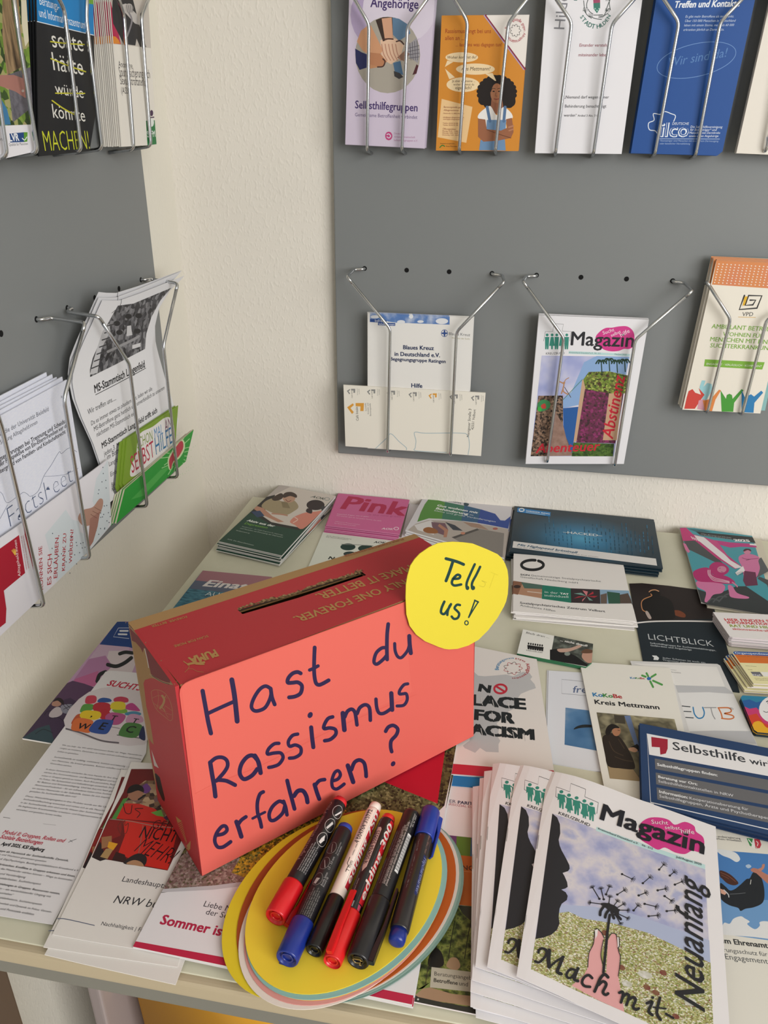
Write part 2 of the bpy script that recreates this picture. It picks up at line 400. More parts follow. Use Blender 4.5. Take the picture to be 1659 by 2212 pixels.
# ------------------------------------------------------------------ leaflets on the back board
a = Art(wallR(.026), 700, 0, 3.456)
a.base([(195, -330), (850, -330), (750, 1108), (158, 1078)], 'd3c7da')
a.E(485, 110, 288, 288, 'b5a4c5', 1).E(560, 70, 272, 262, 'dcd3e2', 2)
a.E(475, 410, 243, 286, 'aba498', 3)
K = [('e3bea2', [(420, 300), (480, 280), (540, 290), (595, 340), (570, 430), (500, 480), (430, 440)]),
     ('2b2f5c', [(232, 362), (280, 390), (330, 410), (335, 500), (265, 522), (238, 470)]), ('c08a62', [(325, 408), (440, 455), (445, 495), (330, 515)]),
     ('d09a74', [(245, 310), (275, 230), (320, 195), (350, 190), (440, 375), (400, 430), (320, 400), (290, 380)]),
     ('3a2a24', [(385, 150), (440, 128), (510, 128), (515, 280), (440, 310)]), ('d3a183', [(430, 138), (505, 130), (515, 290), (455, 300)]),
     ('5f7f9c', [(510, 130), (560, 140), (630, 185), (645, 250), (560, 305), (515, 260)]), ('4f7090', [(515, 470), (570, 455), (592, 560), (530, 545)]),
     ('9a979c', [(620, 345), (690, 282), (716, 400), (700, 472), (630, 420)]), ('b9805c', [(330, 390), (420, 400), (470, 460), (420, 500), (340, 480)]),
     ('3c3a3c', [(520, 530), (565, 545), (592, 575), (560, 590), (525, 570)]), ('8a6a5a', [(545, 430), (600, 380), (640, 400), (600, 460)]), ('50262c', [(660, 560), (690, 480), (705, 490), (690, 550)])]
for c_, p in K: a.P(p, c_, 4)
for p in ([(400, 500), (440, 495), (455, 460), (440, 440)], [(440, 295), (480, 290), (515, 292)], [(540, 310), (570, 305), (595, 330)]): a.S(p, 10, '4a2c26', 5)
for x in range(430, 560, 26): a.S([(x, 330), (x+14, 400), (x+40, 450)], 6, 'b5806a', 5)
for i in range(4): a.S([(640+i*18, 320-i*6), (650+i*16, 450)], 4, '4f4b55', 5); a.S([(630, 360+i*25), (712, 340+i*28)], 4, '4f4b55', 5)
a.T('Angehörige', 345, 52, 704, 66, '44306a', b=.02, k=1.1).T('Selbsthilfegruppen', 231, 808, 697, 832, '44306a', b=.02, k=1.15)
a.T('Gemeinsame Betroffenheit verbindet', 231, 868, 696, 888, '5f4f7b', k=1.1)
a.E(483, 1015, 27, 32, 'c0447d', 2).S([(470, 1005), (483, 1000), (497, 1015), (485, 1030), (470, 1022)], 8, 'd3c7da', 3)
a.lines([('Deutsche', 523, 1002, 590, 1005), ('Arbeitsgemeinschaft', 522, 1028, 680, 1032), ('Selbsthilfegruppen e.V.', 520, 1053, 700, 1058)], 'b07aa0')
stack(a.build('leaflet'), 6, OUTR, .0035, .0008, .004, 'lilac support group leaflet with round hands photo, {} in its wire rack', 'leaflet', 'lilac support group leaflets', FRO)
a = Art(wallR(.026), 700, 0, 3.456)
a.base([(878, 117), (1530, 112), (1450, 1128), (835, 1124)], 'd68d30')
a.P([(1208, 112), (1535, 112), (1500, 520)], 'f0eae4', 1).S([(1205, 116), (1499, 515)], 12, '8a2a44', 2).S([(1195, 116), (1492, 520)], 8, 'b9a3c2', 2)
a.ring('Beratungsstelle gegen Alltagsrassismus', 1428, 228, 62, 72, 190, 500, 22, 'b03046')
for t in range(9):
    an = t*40*math.pi/180; c1, s1 = math.cos(an), math.sin(an)
    a.S([(1428+26*c1-14*s1, 228+30*s1+14*c1), (1428+42*c1, 228+48*s1), (1428+26*c1+14*s1, 228+30*s1-14*c1)], 3, '3a3a3a', 3)
a.T('Rassismus fängt bei uns', 905, 247, 1246, 247, 'a13d1e', k=1.1).T('allen an ...', 903, 299, 1046, 299, 'a13d1e', k=1.1).T('... lass uns was dagegen tun!', 983, 346, 1328, 346, 'a13d1e', k=1.1)
bub = 'f2d9ae'
a.E(1028, 428, 122, 38, bub, 2).P([(920, 452), (965, 462), (902, 500)], bub, 2).E(1130, 516, 145, 42, bub, 2).P([(1205, 552), (1258, 545), (1290, 613)], bub, 4)
a.E(1038, 632, 124, 55, bub, 2).P([(935, 592), (978, 578), (903, 513)], bub, 2)
a.T('Woher kommst du?', 918, 438, 1136, 436, '4b3a2a', it=.15).T('Aus Mettmann!', 1024, 526, 1237, 526, '4b3a2a', it=.15)
a.T('Ja aber ich meine ...', 955, 613, 1128, 613, '5b4a3a').T('woher kommst du', 965, 638, 1120, 638, '5b4a3a').T('eigentlich?', 980, 666, 1100, 666, '4b3a2a')
a.P([(878, 738), (1108, 798), (1062, 1066), (848, 1024)], 'eec892', 1)
a.lines([('Beratungsstelle gegen', 894, 805, 1040, 808), ('Alltagsrassismus', 893, 828, 1005, 830), ('Mittelstraße 10, 40822 Mettmann', 891, 850, 1045, 852), ('info@gegen-alltagsrassismus.de', 889, 880, 1045, 882), ('www.gegen-alltagsrassismus.de', 889, 894, 1040, 896),
         ('Telefon: 02104 92 220', 887, 924, 1000, 926), ('Telefax: 02104 92 190', 887, 938, 1000, 940), ('Öffnungszeiten:', 885, 968, 985, 970), ('Montag 10.00 - 12.00', 884, 983, 1000, 985), ('Dienstag 14.00 - 16.00', 884, 997, 1000, 999), ('Donnerstag 15.00 - 18.00', 884, 1011, 1002, 1013)], '8a3a26')
a.B([(1165, 720), (1150, 770), (1165, 640), (1210, 590), (1260, 565), (1310, 562), (1360, 580), (1400, 620), (1425, 690), (1425, 760), (1395, 805), (1330, 800), (1250, 790), (1200, 800)], '1c1311', 2)
[a.E(1290+128*math.cos(t), 690+112*math.sin(t), 24, 20, '1c1311', 2) for t in [math.pi*(.85+1.3*i/15) for i in range(16)]]; a.E(1185, 745, 34, 40, '1c1311', 2).E(1398, 755, 32, 42, '1c1311', 2).E(1180, 690, 30, 40, '1c1311', 2)
a.P([(1250, 740), (1330, 740), (1345, 850), (1240, 850)], '9a6348', 3).E(1288, 695, 46, 74, 'ad7453', 4)
a.B([(1248, 640), (1290, 600), (1330, 640), (1340, 690), (1320, 640), (1290, 622), (1262, 640), (1245, 690)], '1c1311', 5)
a.B([(1148, 880), (1165, 840), (1225, 795), (1250, 800), (1290, 860), (1335, 800), (1390, 835), (1408, 880), (1360, 905), (1350, 990), (1205, 985), (1195, 905)], 'f0ede9', 4)
a.P([(1215, 895), (1360, 895), (1355, 975), (1290, 990), (1212, 965)], '6f92b8', 5).S([(1218, 800), (1238, 905)], 22, '57779f', 5).S([(1352, 800), (1342, 905)], 22, '57779f', 5)
a.P([(1168, 1045), (1350, 1040), (1356, 1124), (1158, 1122)], '6f92b8', 5)
a.P([(1150, 885), (1204, 892), (1215, 965), (1320, 975), (1408, 935), (1415, 985), (1395, 1030), (1300, 1050), (1190, 1058), (1150, 1020)], '9c6446', 6).P([(1358, 890), (1402, 880), (1414, 960), (1370, 960)], '9c6446', 6)
a.S([(1215, 968), (1300, 1000), (1395, 1030)], 5, '6a3d28', 7).S([(1380, 950), (1412, 940)], 12, 'b98263', 7).S([(1382, 975), (1412, 965)], 10, 'b98263', 7)
for x in (1266, 1308): a.E(x, 682, 9, 5, '20130f', 6); a.S([(x-14, 665), (x, 660), (x+14, 664)], 4, '2a1812', 6)
a.S([(1270, 738), (1288, 742), (1306, 737)], 7, '8a3f3a', 6).S([(1284, 690), (1280, 715), (1294, 717)], 4, '7d4c36', 6)
a.T('Finanziert und gefördert', 868, 1075, 975, 1076, '3a3020').T('Kreis Mettmann', 912, 1096, 992, 1097, '3a3020').S([(865, 1100), (882, 1085), (900, 1092)], 8, '3f7a2f', 3)
stack(a.build('leaflet'), 3, OUTR, .003, .0006, .003, 'orange leaflet with a curly haired child crossing arms, {} in its rack', 'leaflet', 'orange leaflets with the child', FRO)
a = Art(wallR(.026), 1140, 0, 3.1965)
a.base([(150, -330), (835, -330), (648, 1063), (50, 1058)], 'ecebf0')
a.T('Hilden', 252, 202, 290, -95, '85858c', k=1.05)
a.P([(452, 0), (500, 0), (500, 55), (478, 92), (455, 60)], '3d8070', 2).P([(452, -20), (500, -20), (500, 18), (453, 22)], 'a34b6a', 3)
for i in range(3): a.E(465+i*14, 60+(i % 2)*12, 5, 5, 'a9cfc4', 3)
H6 = [(400, 5), (402, 70), (440, 110), (510, 118), (555, 75), (560, 0)]
for i in range(5):
    (x, y), (x2, y2) = H6[i], H6[i+1]
    a.S([(x-14, y), ((x+x2)/2-10, (y+y2)/2+14), (x2, y2+16)], 5, '4a5452', 3); a.S([(x+16, y-6), ((x+x2)/2+6, (y+y2)/2-10), (x2+6, y2-16)], 5, '4a5452', 3)
    for t in range(4): a.S([(x2-16+t*9, y2-18), (x2-20+t*9, y2+8)], 3, '4a5452', 3)
a.ring('STADT HILDEN', 465, 20, 125, 178, 148, 28, 30, '2e7064', b=.02)
a.ring('BEHINDERTENBEIRAT', 465, 20, 125, 150, 185, 355, 30, '2e7064', b=.02)
a.T('Einander verstehen', 357, 322, 573, 322, '9c4557').T('miteinander leben', 350, 389, 553, 389, '9c4557')
a.T('„Niemand darf wegen seiner', 250, 680, 560, 680, '3a3a3e').T('Behinderung benachteiligt', 256, 743, 542, 743, '3a3a3e').T('werden“', 249, 805, 338, 805, '3a3a3e').T('Artikel 3 Abs. 3 GG', 345, 805, 500, 805, '3a3a3e')
stack(a.build('leaflet'), 3, OUTR, .0015, .0004, .002, 'plain white city leaflet with round crest of hands, {} in its rack', 'leaflet', 'white city leaflets', FRO)
a = Art(wallR(.030), 1140, 0, 3.1965)
a.base([(940, -330), (1640, -330), (1345, 1045), (1310, 1074), (712, 1058)], '1d4f97')
a.T('Treffen und Kontakte', 1008, 54, 1460, 44, 'e9eef6', b=.03, it=.2, k=1.15)
a.lines([('Es gibt mehr Betroffene als man denkt.', 1088, 122, 1422, 120), ('Über 150 000 Menschen in Deutschland', 1084, 152, 1432, 150), ('leben mit einem Stoma, mehr als 60 000', 1079, 182, 1422, 180), ('erkranken jährlich an Darmkrebs.', 1073, 213, 1355, 211)], 'c5d4ea', it=.2)
a.S([(1165+math.cos(t)*272+math.sin(t)*12, 415-math.cos(t)*58+math.sin(t)*112) for t in [i*math.pi/14 for i in range(28)]], 4, '6f95cc', 2, closed=True)
a.T('Wir sind da!', 962, 462, 1368, 392, '5580bb', it=.25)
a.S([(905, 945), (882, 905), (840, 895), (835, 850), (872, 830), (868, 785), (915, 790), (945, 770), (990, 785), (1020, 800), (1008, 838)], 6, 'e4ecf7', 2)
a.T('ilco', 915, 944, 1107, 944, 'e4ecf7', k=.95, b=.03).T('ilco', 917, 942, 1105, 942, '1d4f97', k=.95, b=-.012, l=6).T('DEUTSCHE', 998, 862, 1111, 862, 'e4ecf7')
a.lines([('Die Selbsthilfevereinigung', 1123, 883, 1342, 884), ('für Stomaträger* und', 1120, 903, 1302, 904), ('Menschen mit Darmkrebs', 1115, 924, 1327, 924), ('sowie deren Angehörige', 1112, 946, 1315, 946)], 'e4ecf7', it=.15)
a.S([(905, 958), (1325, 960)], 3, 'c5d4ea').T('*Stomaträger sind Menschen mit künstlichem Darmausgang', 910, 977, 1315, 980, '9fb6da', it=.15).T('oder künstlicher Harnableitung', 910, 997, 1120, 998, '9fb6da', it=.15)
stack(a.build('leaflet'), 9, OUTR, .003, .0006, .003, 'navy blue leaflet with white italic heading, {} in its rack', 'leaflet', 'navy blue leaflets', FRO)
a = Art(wallR(.028), 1140, 0, 3.1965)
a.base([(1750, -330), (2300, -330), (2080, 1085), (1440, 1058)], 'e8e2d8')
a.P([(1665, 1000), (1665, 1020), (1640, 1020), (1650, 940)], '3a5a8a', 1)
stack(a.build('leaflet'), 5, OUTR, .0022, .0006, .002, 'cream leaflet at the right edge, top row, {} in its rack', 'leaflet', 'cream leaflets at the right edge', FRO)
# lower row
a = Art(wallR(.0245), 700, 550, 3.456)
a.base([(326, 435), (1114, 470), (1060, 1490), (325, 1446)], 'eceae6')
a.P([(343, 437), (938, 459), (937, 523), (535, 508), (342, 480)], NM(['4c70ae', '5f83bd', 'c9d2e2'], 45, detail=3), 1)
for x, y, rx, ry in ((575, 503, 30, 14), (880, 497, 46, 22), (650, 462, 16, 16), (720, 500, 24, 10), (380, 465, 32, 12)): a.E(x, y, rx, ry, 'e4e6ea', 2)
a.P([(342, 480), (466, 487), (466, 510), (342, 503)], '2d4f92', 3).P([(403, 505), (532, 511), (531, 533), (402, 527)], '2d4f92', 3)
a.T('befreit', 380, 501, 447, 504, 'e4e8f0', l=5).T('leben lernen', 410, 525, 526, 530, 'e4e8f0', l=5)
a.S([(899+23*math.cos(t), 587+26*math.sin(t)) for t in [i*math.pi/8 for i in range(16)]], 4, '2d4f92', 2, closed=True).S([(899, 570), (899, 604)], 12, '2d4f92', 2).S([(884, 587), (914, 587)], 12, '2d4f92', 2)
a.T('Blaues Kreuz', 932, 600, 1090, 609, '5a5d62').T('Wege aus der Sucht', 952, 627, 1088, 635, 'a39a60')
a.T('Blaues Kreuz', 590, 706, 820, 713, '1f2f58', b=.03).T('in Deutschland e.V.', 526, 755, 866, 766, '1f2f58', b=.03).T('Begegnungsgruppe Ratingen', 494, 790, 908, 810, '1f2f58', b=.03).T('Hilfe', 651, 991, 734, 995, '1f2f58', b=.03)
stack(a.build('leaflet'), 5, OUTR, .0018, .001, .004, 'white leaflet with blue sky banner and cross emblem, {} in its rack', 'leaflet', 'white blue cross leaflets', FRO)
a = Art(wallR(.0268), 700, 550, 3.456)
a.base([(145, 973), (1206, 1032), (1172, 1504), (160, 1430)], 'efeade')
def chev(a, x, y, s_, c_):
    a.P([(x, y), (x+43*s_, y-30*s_), (x+51*s_, y-17*s_), (x+25*s_, y+6*s_), (x+50*s_, y+36*s_), (x+37*s_, y+50*s_)], c_, 1)
    a.P([(x+63*s_, y-32*s_), (x+126*s_, y-32*s_), (x+123*s_, y+28*s_), (x+98*s_, y+28*s_), (x+100*s_, y-6*s_), (x+64*s_, y-8*s_)], c_, 1)
chev(a, 172, 1140, 1, 'e0a142'); a.T('Café Intakt', 258, 1240, 252, 1135, '2a2a2c', k=1.1)
a.T('Suchthilfe', 318, 1168, 314, 1108, '6a6a6a').T('Kontakt- und', 335, 1190, 331, 1108, '6a6a6a').T('Beratungsstelle', 352, 1204, 348, 1110, '6a6a6a')
for i, (x, y) in enumerate([(170, 1018), (320, 1022), (468, 1032), (630, 1043), (779, 1052), (936, 1060), (1096, 1068)]):
    chev(a, x, y, .5, 'e0a142' if i == 4 else '8f8f8d'); a.T('Café Intakt', x+44, y+52, x+40, y-2, '4a4a4a', k=1.1); a.T('Beratungsstelle', x+82, y+30, x+80, y-20, '8f8f8d'); a.T('Suchthilfe', x+96, y+24, x+94, y-16, '8f8f8d')
a.T('Nevigeser Straße 3', 1084, 1362, 1100, 1152, '2a2a2c').T('42551 Velbert', 1116, 1308, 1133, 1157, '2a2a2c')
a.S([(385, 1447), (465, 1372), (500, 1338), (560, 1395), (612, 1440), (614, 1458)], 5, 'a9bec6').S([(915, 1477), (690, 1465), (681, 1440), (686, 1390), (673, 1335), (690, 1325), (760, 1333), (1010, 1332), (1070, 1348), (1085, 1420), (1075, 1493)], 5, 'a9bec6')
stack(a.build('leaflet'), 2, OUTR, .0011, .0006, .002, 'cream address leaflet lying sideways across the blue cross leaflets, {}', 'leaflet', 'cream sideways leaflets', FRO)
# magazine with cliffs
a = Art(wallR(.027), 1100, 550, 2.968)
a.base([(190, 388), (896, 417), (735, 1342), (105, 1342)], 'edecf0', .0022)
a.S([(220, 555), (232, 493), (280, 493), (285, 443), (347, 446), (340, 490), (397, 493), (388, 555)], 3, '8a8a8c', 1, smooth=False)
for i, x in enumerate((243, 275, 305, 337, 369)):
    a.E(x, 515, 9, 9, '3a8f7e', 2)
    a.P([(x-14, 528), (x+14, 528), (x+11, 575), (x+8, 607), (x-1, 607), (x-2, 580), (x-4, 607), (x-13, 607)] if i in (0, 2, 4) else [(x-9, 528), (x+9, 528), (x+18, 585), (x+5, 585), (x+4, 607), (x-6, 607), (x-7, 585), (x-19, 585)], '3a8f7e', 2)
a.T('KREUZBUND', 235, 641, 355, 638, '3a3a3c')
a.B([(560, 560), (555, 525), (585, 490), (620, 470), (660, 468), (705, 460), (755, 460), (790, 485), (803, 525), (795, 585), (770, 605), (735, 605), (700, 618), (650, 620), (605, 608), (580, 585)], 'd63f8f', 1)
a.T('Magazin', 392, 580, 797, 592, '2b2b30', b=.02).T('Sucht', 602, 514, 675, 490, 'f4e8f0', l=5).T('selbst', 655, 527, 718, 500, 'f4e8f0', l=5).T('hilfe', 718, 528, 775, 497, 'f4e8f0', l=5)
a.P([(382, 618), (775, 637), (773, 652), (380, 635)], 'bfe0e0', 1).T('Kreisverband Düsseldorf e.V.  Nr. 211', 385, 632, 585, 637, '3a4a4a').T('Mai/Juni 2025', 675, 643, 752, 646, '3a4a4a')
pic = [(208, 647), (772, 655), (670, 1293), (137, 1293)]
a.P(pic, NM(['9aa4d6', 'b9bde2', 'dedde8'], 30, detail=2), 1)
a.P([(480, 690), (560, 650), (772, 655), (740, 800), (470, 800), (460, 960), (345, 985), (345, 930), (400, 880)], '8fb0dc', 2).P([(345, 985), (450, 975), (420, 1200), (405, 1290), (350, 1200)], '2c5fa3', 3)
a.P([(186, 905), (345, 903), (345, 1130), (375, 1195), (408, 1290), (137, 1293)], NM(['1d1a18', '6f5848', '9c7f6a'], 150, 'voronoi'), 3)
a.P([(290, 1000), (345, 1090), (370, 1195), (408, 1290), (250, 1292), (280, 1150)], NM(['a5877a', '8a6c5e'], 120), 4)
a.B([(180, 960), (215, 930), (260, 945), (255, 985), (200, 1005)], '3f8a55', 4).B([(205, 965), (230, 955), (235, 985), (208, 985)], 'c0453a', 5).E(195, 990, 14, 16, '3fae4a', 5)
a.P([(468, 805), (500, 790), (470, 1180), (412, 1205), (440, 1000)], 'c9a688', 3).P([(486, 860), (640, 880), (735, 880), (680, 1210), (430, 1205)], NM(['3f2a30', '7a2f58', '55333a', '93386c'], 140, 'voronoi'), 4)
a.P([(640, 890), (725, 890), (690, 1190), (600, 1190)], 'c9a283', 5, ).P([(475, 800), (510, 752), (640, 748), (762, 775), (748, 890), (640, 890), (490, 862)], NM(['2f3a1d', '7f9a3a', '4f2f2a', 'a9b85a'], 170, 'voronoi'), 5)
for x, y in ((590, 690), (640, 680), (690, 690), (740, 685)):
    a.S([(x, y), (x+4, y+65)], 7, '24402f', 5)
    for d in (-34, -18, 16, 34): a.S([(x, y), (x+d*.5, y-14), (x+d, y+8)], 9, '24402f', 5)
a.P([(412, 1205), (672, 1212), (665, 1293), (400, 1293)], NM(['2f4a1f', '5a7a33'], 120, 'voronoi'), 5)
a.S([(345, 930), (470, 800)], 4, '4f8a7a', 6).S([(325, 815), (350, 830), (345, 860), (350, 880), (375, 895)], 8, 'b98a62', 6).S([(345, 860), (335, 890)], 8, 'b98a62', 6).S([(350, 828), (362, 802), (382, 790)], 5, 'b98a62', 6).S([(355, 850), (395, 915)], 4, '5a4a40', 6).E(352, 822, 7, 8, 'b98a62', 6)
a.T('Abstinenz', 662, 1185, 742, 785, 'c8283a', l=8, it=.25, b=.02).T('Abenteuer', 168, 1272, 575, 1255, 'c8283a', l=8, it=.25, b=.02)
stack(a.build('magazine'), 5, OUTR, .003, .0009, .004, 'white magazine with cliff and tightrope cover, {} in its rack', 'magazine', 'cliff cover magazines in the rack', FRO)
# orange dotted leaflets
a = Art(wallR(.028), 1100, 550, 2.968)
a.base([(1328, 38), (1835, 60), (1610, 1019), (1110, 994)], 'ede7da')
a.P([(1328, 38), (1840, 60), (1795, 225), (1300, 192)], NM(['d9913f', 'd98a55', 'd57a6a'], 14, detail=1), 1)
for r_ in range(8):
    for c_ in range(14): a.E(1345+c_*26-r_*4, 60+c_*1.5+r_*17, 4.5, 4, 'f0e4d8', 2, n=8)
a.S([(1508, 262), (1475, 352), (1588, 343), (1620, 264), (1535, 262), (1512, 325), (1562, 322), (1580, 292), (1545, 292)], 10, '2a2a2a', 3, smooth=False).P([(1508, 268), (1535, 268), (1520, 318), (1495, 330)], 'e3b32c', 2)
a.T('VPD', 1492, 394, 1562, 394, '3a3a3a').S([(1468, 400), (1580, 403)], 3, 'd9a83a')
a.lines([('AMBULANT BETREUTES', 1296, 472, 1742, 496), ('WOHNEN FÜR', 1368, 520, 1628, 534), ('MENSCHEN MIT EINER', 1287, 554, 1702, 576), ('SUCHTERKRANKUNG', 1287, 594, 1690, 614)], '7fae42', b=.01)
a.P([(1255, 671), (1638, 690), (1622, 737), (1248, 716)], '7fb23f', 1).T('ENGAGIERT · VERLÄSSLICH · KOMPETENT', 1264, 706, 1618, 722, 'eef3e2')
for c_, p in [('9fd2da', [(1220, 850), (1235, 806), (1258, 808), (1245, 848), (1270, 822), (1298, 830), (1302, 870), (1262, 932), (1240, 935)]), ('d2493f', [(1122, 988), (1138, 915), (1150, 875), (1175, 862), (1192, 885), (1230, 898), (1214, 855), (1252, 898), (1232, 925), (1190, 988)]), ('d9a0b0', [(1205, 990), (1215, 935), (1250, 925), (1262, 1000)]),
              ('e08a4a', [(1240, 935), (1275, 930), (1300, 918), (1345, 866), (1358, 870), (1322, 930), (1300, 1004), (1255, 1000)]), ('4a9c3a', [(1355, 870), (1390, 925), (1395, 900), (1412, 892), (1428, 900), (1432, 925), (1490, 862), (1502, 870), (1442, 950), (1436, 1008), (1362, 1006)]),
              ('2f80b8', [(1490, 868), (1512, 918), (1530, 905), (1550, 895), (1570, 910), (1616, 872), (1628, 885), (1572, 950), (1566, 1014), (1490, 1010)])]: a.P(p, c_, 2)
stack(a.build('leaflet'), 7, OUTR, .0022, .0012, .008, 'cream leaflet with orange dotted band and colourful cheering figures, {} in its rack', 'leaflet', 'orange dotted leaflets', FRO, drift=(-.0006, 0, .0006))
a = Art(wallR(.012), 1100, 550, 2.968); a.base([(1310, 12), (1850, 30), (1640, 1000), (1125, 985)], '8fbfc0')
tag(a.build('leaflet'), 'teal leaflet peeking out behind the orange dotted leaflets', 'leaflet')
# ------------------------------------------------------------------ leaflets on the left board
a = Art(wallL(.028), 0, 0, 3.95)
a.base([(-330, -330), (205, -330), (302, 1292), (-250, 1420)], 'e9e7ec')
gr = NM(['1d2a16', '3f5a26', '7a9a3a', 'a9a070'], 60, 'voronoi')
a.P([(-330, -330), (205, -330), (288, 1062), (-330, 1085)], gr, 1).P([(20, -100), (150, -100), (205, 560), (60, 640), (20, 300)], NM(['6f5a40', 'a58a66', '4a3a28'], 40, stretch=(3, 3, .6)), 2)
a.P([(180, 0), (225, 0), (245, 350), (215, 400), (185, 200)], 'd9d2b8', 2).P([(60, 640), (265, 570), (290, 900), (110, 1045)], NM(['55535a', '74727a'], 200), 2)
a.P([(0, 640), (120, 640), (200, 670), (238, 842), (205, 830), (130, 780), (-40, 720)], 'a8756a', 3).P([(-60, 800), (0, 830), (60, 930), (92, 1062), (-60, 1075)], '3f7aa5', 3).E(195, 775, 12, 12, 'c0b0a8', 4)
a.P([(-330, 1085), (288, 1062), (302, 1292), (-250, 1420)], 'e9e7ec', 4)
a.P([(78, 1140), (206, 1128), (206, 1212), (86, 1216)], '1f4580', 5).T('LVR', 84, 1206, 166, 1200, 'eef0f4', l=8, b=.03).P([(203, 1128), (235, 1128), (233, 1208), (205, 1212)], '5f9c2f', 5).S([(190, 1180), (210, 1195), (228, 1170)], 7, 'eef0f4', 7)
a.T('Qualität für Menschen', 78, 1246, 238, 1236, '3a3a40', l=8).T('Landschaftsverband', -95, 1205, 45, 1195, '3a3a40', l=8)
stack(a.build('leaflet'), 5, OUTL, .0022, .0006, .003, 'leaflet with tree and hand photo at the left edge, {} in its rack', 'leaflet', 'tree photo leaflets', FRO)
a = Art(wallL(.030), 0, 0, 3.95)
a.base([(300, -330), (790, -330), (808, 700), (812, 1000), (765, 1288), (332, 1335)], '1b1c1e')
a.P([(300, -330), (800, -330), (806, 300), (318, 182)], '1f82c4', 1).S([(318, 184), (806, 302)], 7, 'e6ecf2', 2).P([(690, -60), (800, -60), (802, 38), (735, 28)], '6fa53a', 2)
a.T('Beratungs-', 340, 38, 508, 90, 'e8eef4', k=1.3).T('und Informationszentrum', 338, 142, 728, 248, 'e8eef4', k=1.3)
ch = 'e6e4dc'
a.T('sollte', 450, 402, 715, 440, ch, k=.78).T('hätte', 458, 597, 715, 642, ch, k=.78).T('würde', 475, 800, 715, 838, ch, k=.72).T('könnte', 455, 1004, 730, 1038, ch, k=.8).T('MACHEN!', 385, 1290, 768, 1272, 'cdd32c', k=1.3, b=-.012)
for p in ([(432, 355), (580, 372), (718, 380)], [(435, 500), (580, 560), (730, 612)], [(475, 795), (722, 797)], [(445, 858), (540, 925), (640, 980)]): a.S(p, 11, 'c6c22d', 6)
stack(a.build('leaflet'), 6, OUTL, .003, .0006, .003, 'black chalkboard leaflet with blue heading and struck words, {} in its rack', 'leaflet', 'chalkboard leaflets', FRO)
a = Art(wallL(.032), 0, 0, 3.95)
a.base([(910, -330), (1245, -330), (1336, 1236), (1040, 1252)], 'ebe6dc')
a.P([(905, -330), (1245, -330), (1298, 412), (950, 372)], 'cdc5bc', 1).P([(920, -20), (945, 20), (975, 150), (1010, 280), (1032, 378), (952, 372)], 'b8264f', 2).P([(945, 305), (985, 312), (1012, 340), (1028, 374), (950, 372)], 'e28c30', 3)
a.P([(965, -60), (1120, -60), (1190, 215), (1248, 402), (1195, 400), (1165, 330), (1155, 388), (1055, 376), (965, 200), (955, 90)], '2a292c', 3).P([(1035, 40), (1075, 30), (1165, 120), (1195, 215), (1150, 200), (1060, 100)], 'c4bfbb', 4).E(1100, 70, 36, 40, 'b5b0ac', 5).S([(1100, 110), (1125, 180), (1085, 310)], 14, '8a868a', 5)
for i in range(4): a.S([(1078+i*16, 45), (1090+i*14, 105)], 5, '6a6668', 6)
a.T('Anonyme', 1013, 571, 1132, 585, '3a3438').T('Spurensicherung nach', 1020, 651, 1282, 668, '3a3438', k=1.5).T('Sexualstraftaten', 1028, 720, 1228, 732, '3a3438', k=1.3).T('(ASS)', 1036, 797, 1106, 802, '3a3438')
a.P([(1245, 1030), (1320, 1026), (1336, 1230), (1258, 1240)], '2f7d47', 1).T('SKFM', 1258, 1171, 1326, 1166, 'e6ece6', b=.02).E(1293, 965, 14, 26, '4a3050', 2).S([(1270, 1005), (1312, 1000)], 10, '4a3050', 2).E(1295, 1045, 18, 36, 'e6ece6', 2)
stack(a.build('leaflet'), 12, OUTL, .0022, .0006, .002, 'cream leaflet with grey photo and green corner mark, {} in its thick pile', 'leaflet', 'thick pile of cream leaflets', FRO)
# fact sheets
a = Art(wallL(.018), 0, 560, 3.606)
a.base([(-430, 1455), (520, 938), (645, 1700), (-300, 2400)], NM(['dfe3f2', 'e9ebf5'], 200, 'noise', 1, stretch=(1, 1, 6)))
a.c(0, 860, 3.606)
a.T('Interventionsstudie der Universität Bielefeld', -190, 395, 380, 98, '4a4e5c').T('Stiftung Alltagsheld:innen', 5, 362, 293, 197, '4a4e5c').T('April', 475, 5, 510, -15, '5a5e6c')
a.T('Beratungserfahrungen bei Trennung und Scheidung', -120, 560, 535, 178, '22242c', b=.02).T('aus der Perspektive von Ein-Eltern-Familien vor dem', -60, 568, 545, 212, '22242c', b=.02).T('Hintergrund von Familien- und Kindschaftsrecht', -40, 612, 512, 272, '22242c', b=.02)
a.S([(0, 730), (20, 750), (55, 815), (130, 770), (180, 735), (210, 745), (240, 765), (300, 720), (340, 610), (400, 520), (460, 420), (480, 432), (540, 388), (600, 420)], 3, '55607e').S([(345, 610), (440, 605), (520, 590), (610, 545)], 3, '7d87a2').S([(0, 940), (60, 830)], 3, '55607e')
a.T('Factsheet', 82, 1008, 568, 648, '5a6684', b=-.025, k=1.0)
stack(a.build('leaflet'), 5, OUTL, .0026, .002, .012, 'pale blue fact sheet with line graph, {} in the lower left rack', 'leaflet', 'pale blue fact sheets', FRO, drift=(0, -.004, .003))
a = Art(wallL(.024), 0, 860, 3.606)
a.base([(-260, 1270), (150, 990), (842, 476), (868, 985), (700, 1185), (228, 1640), (-260, 2100)], 'e2e0e6', clip=False)
dot = 'd3dce1'
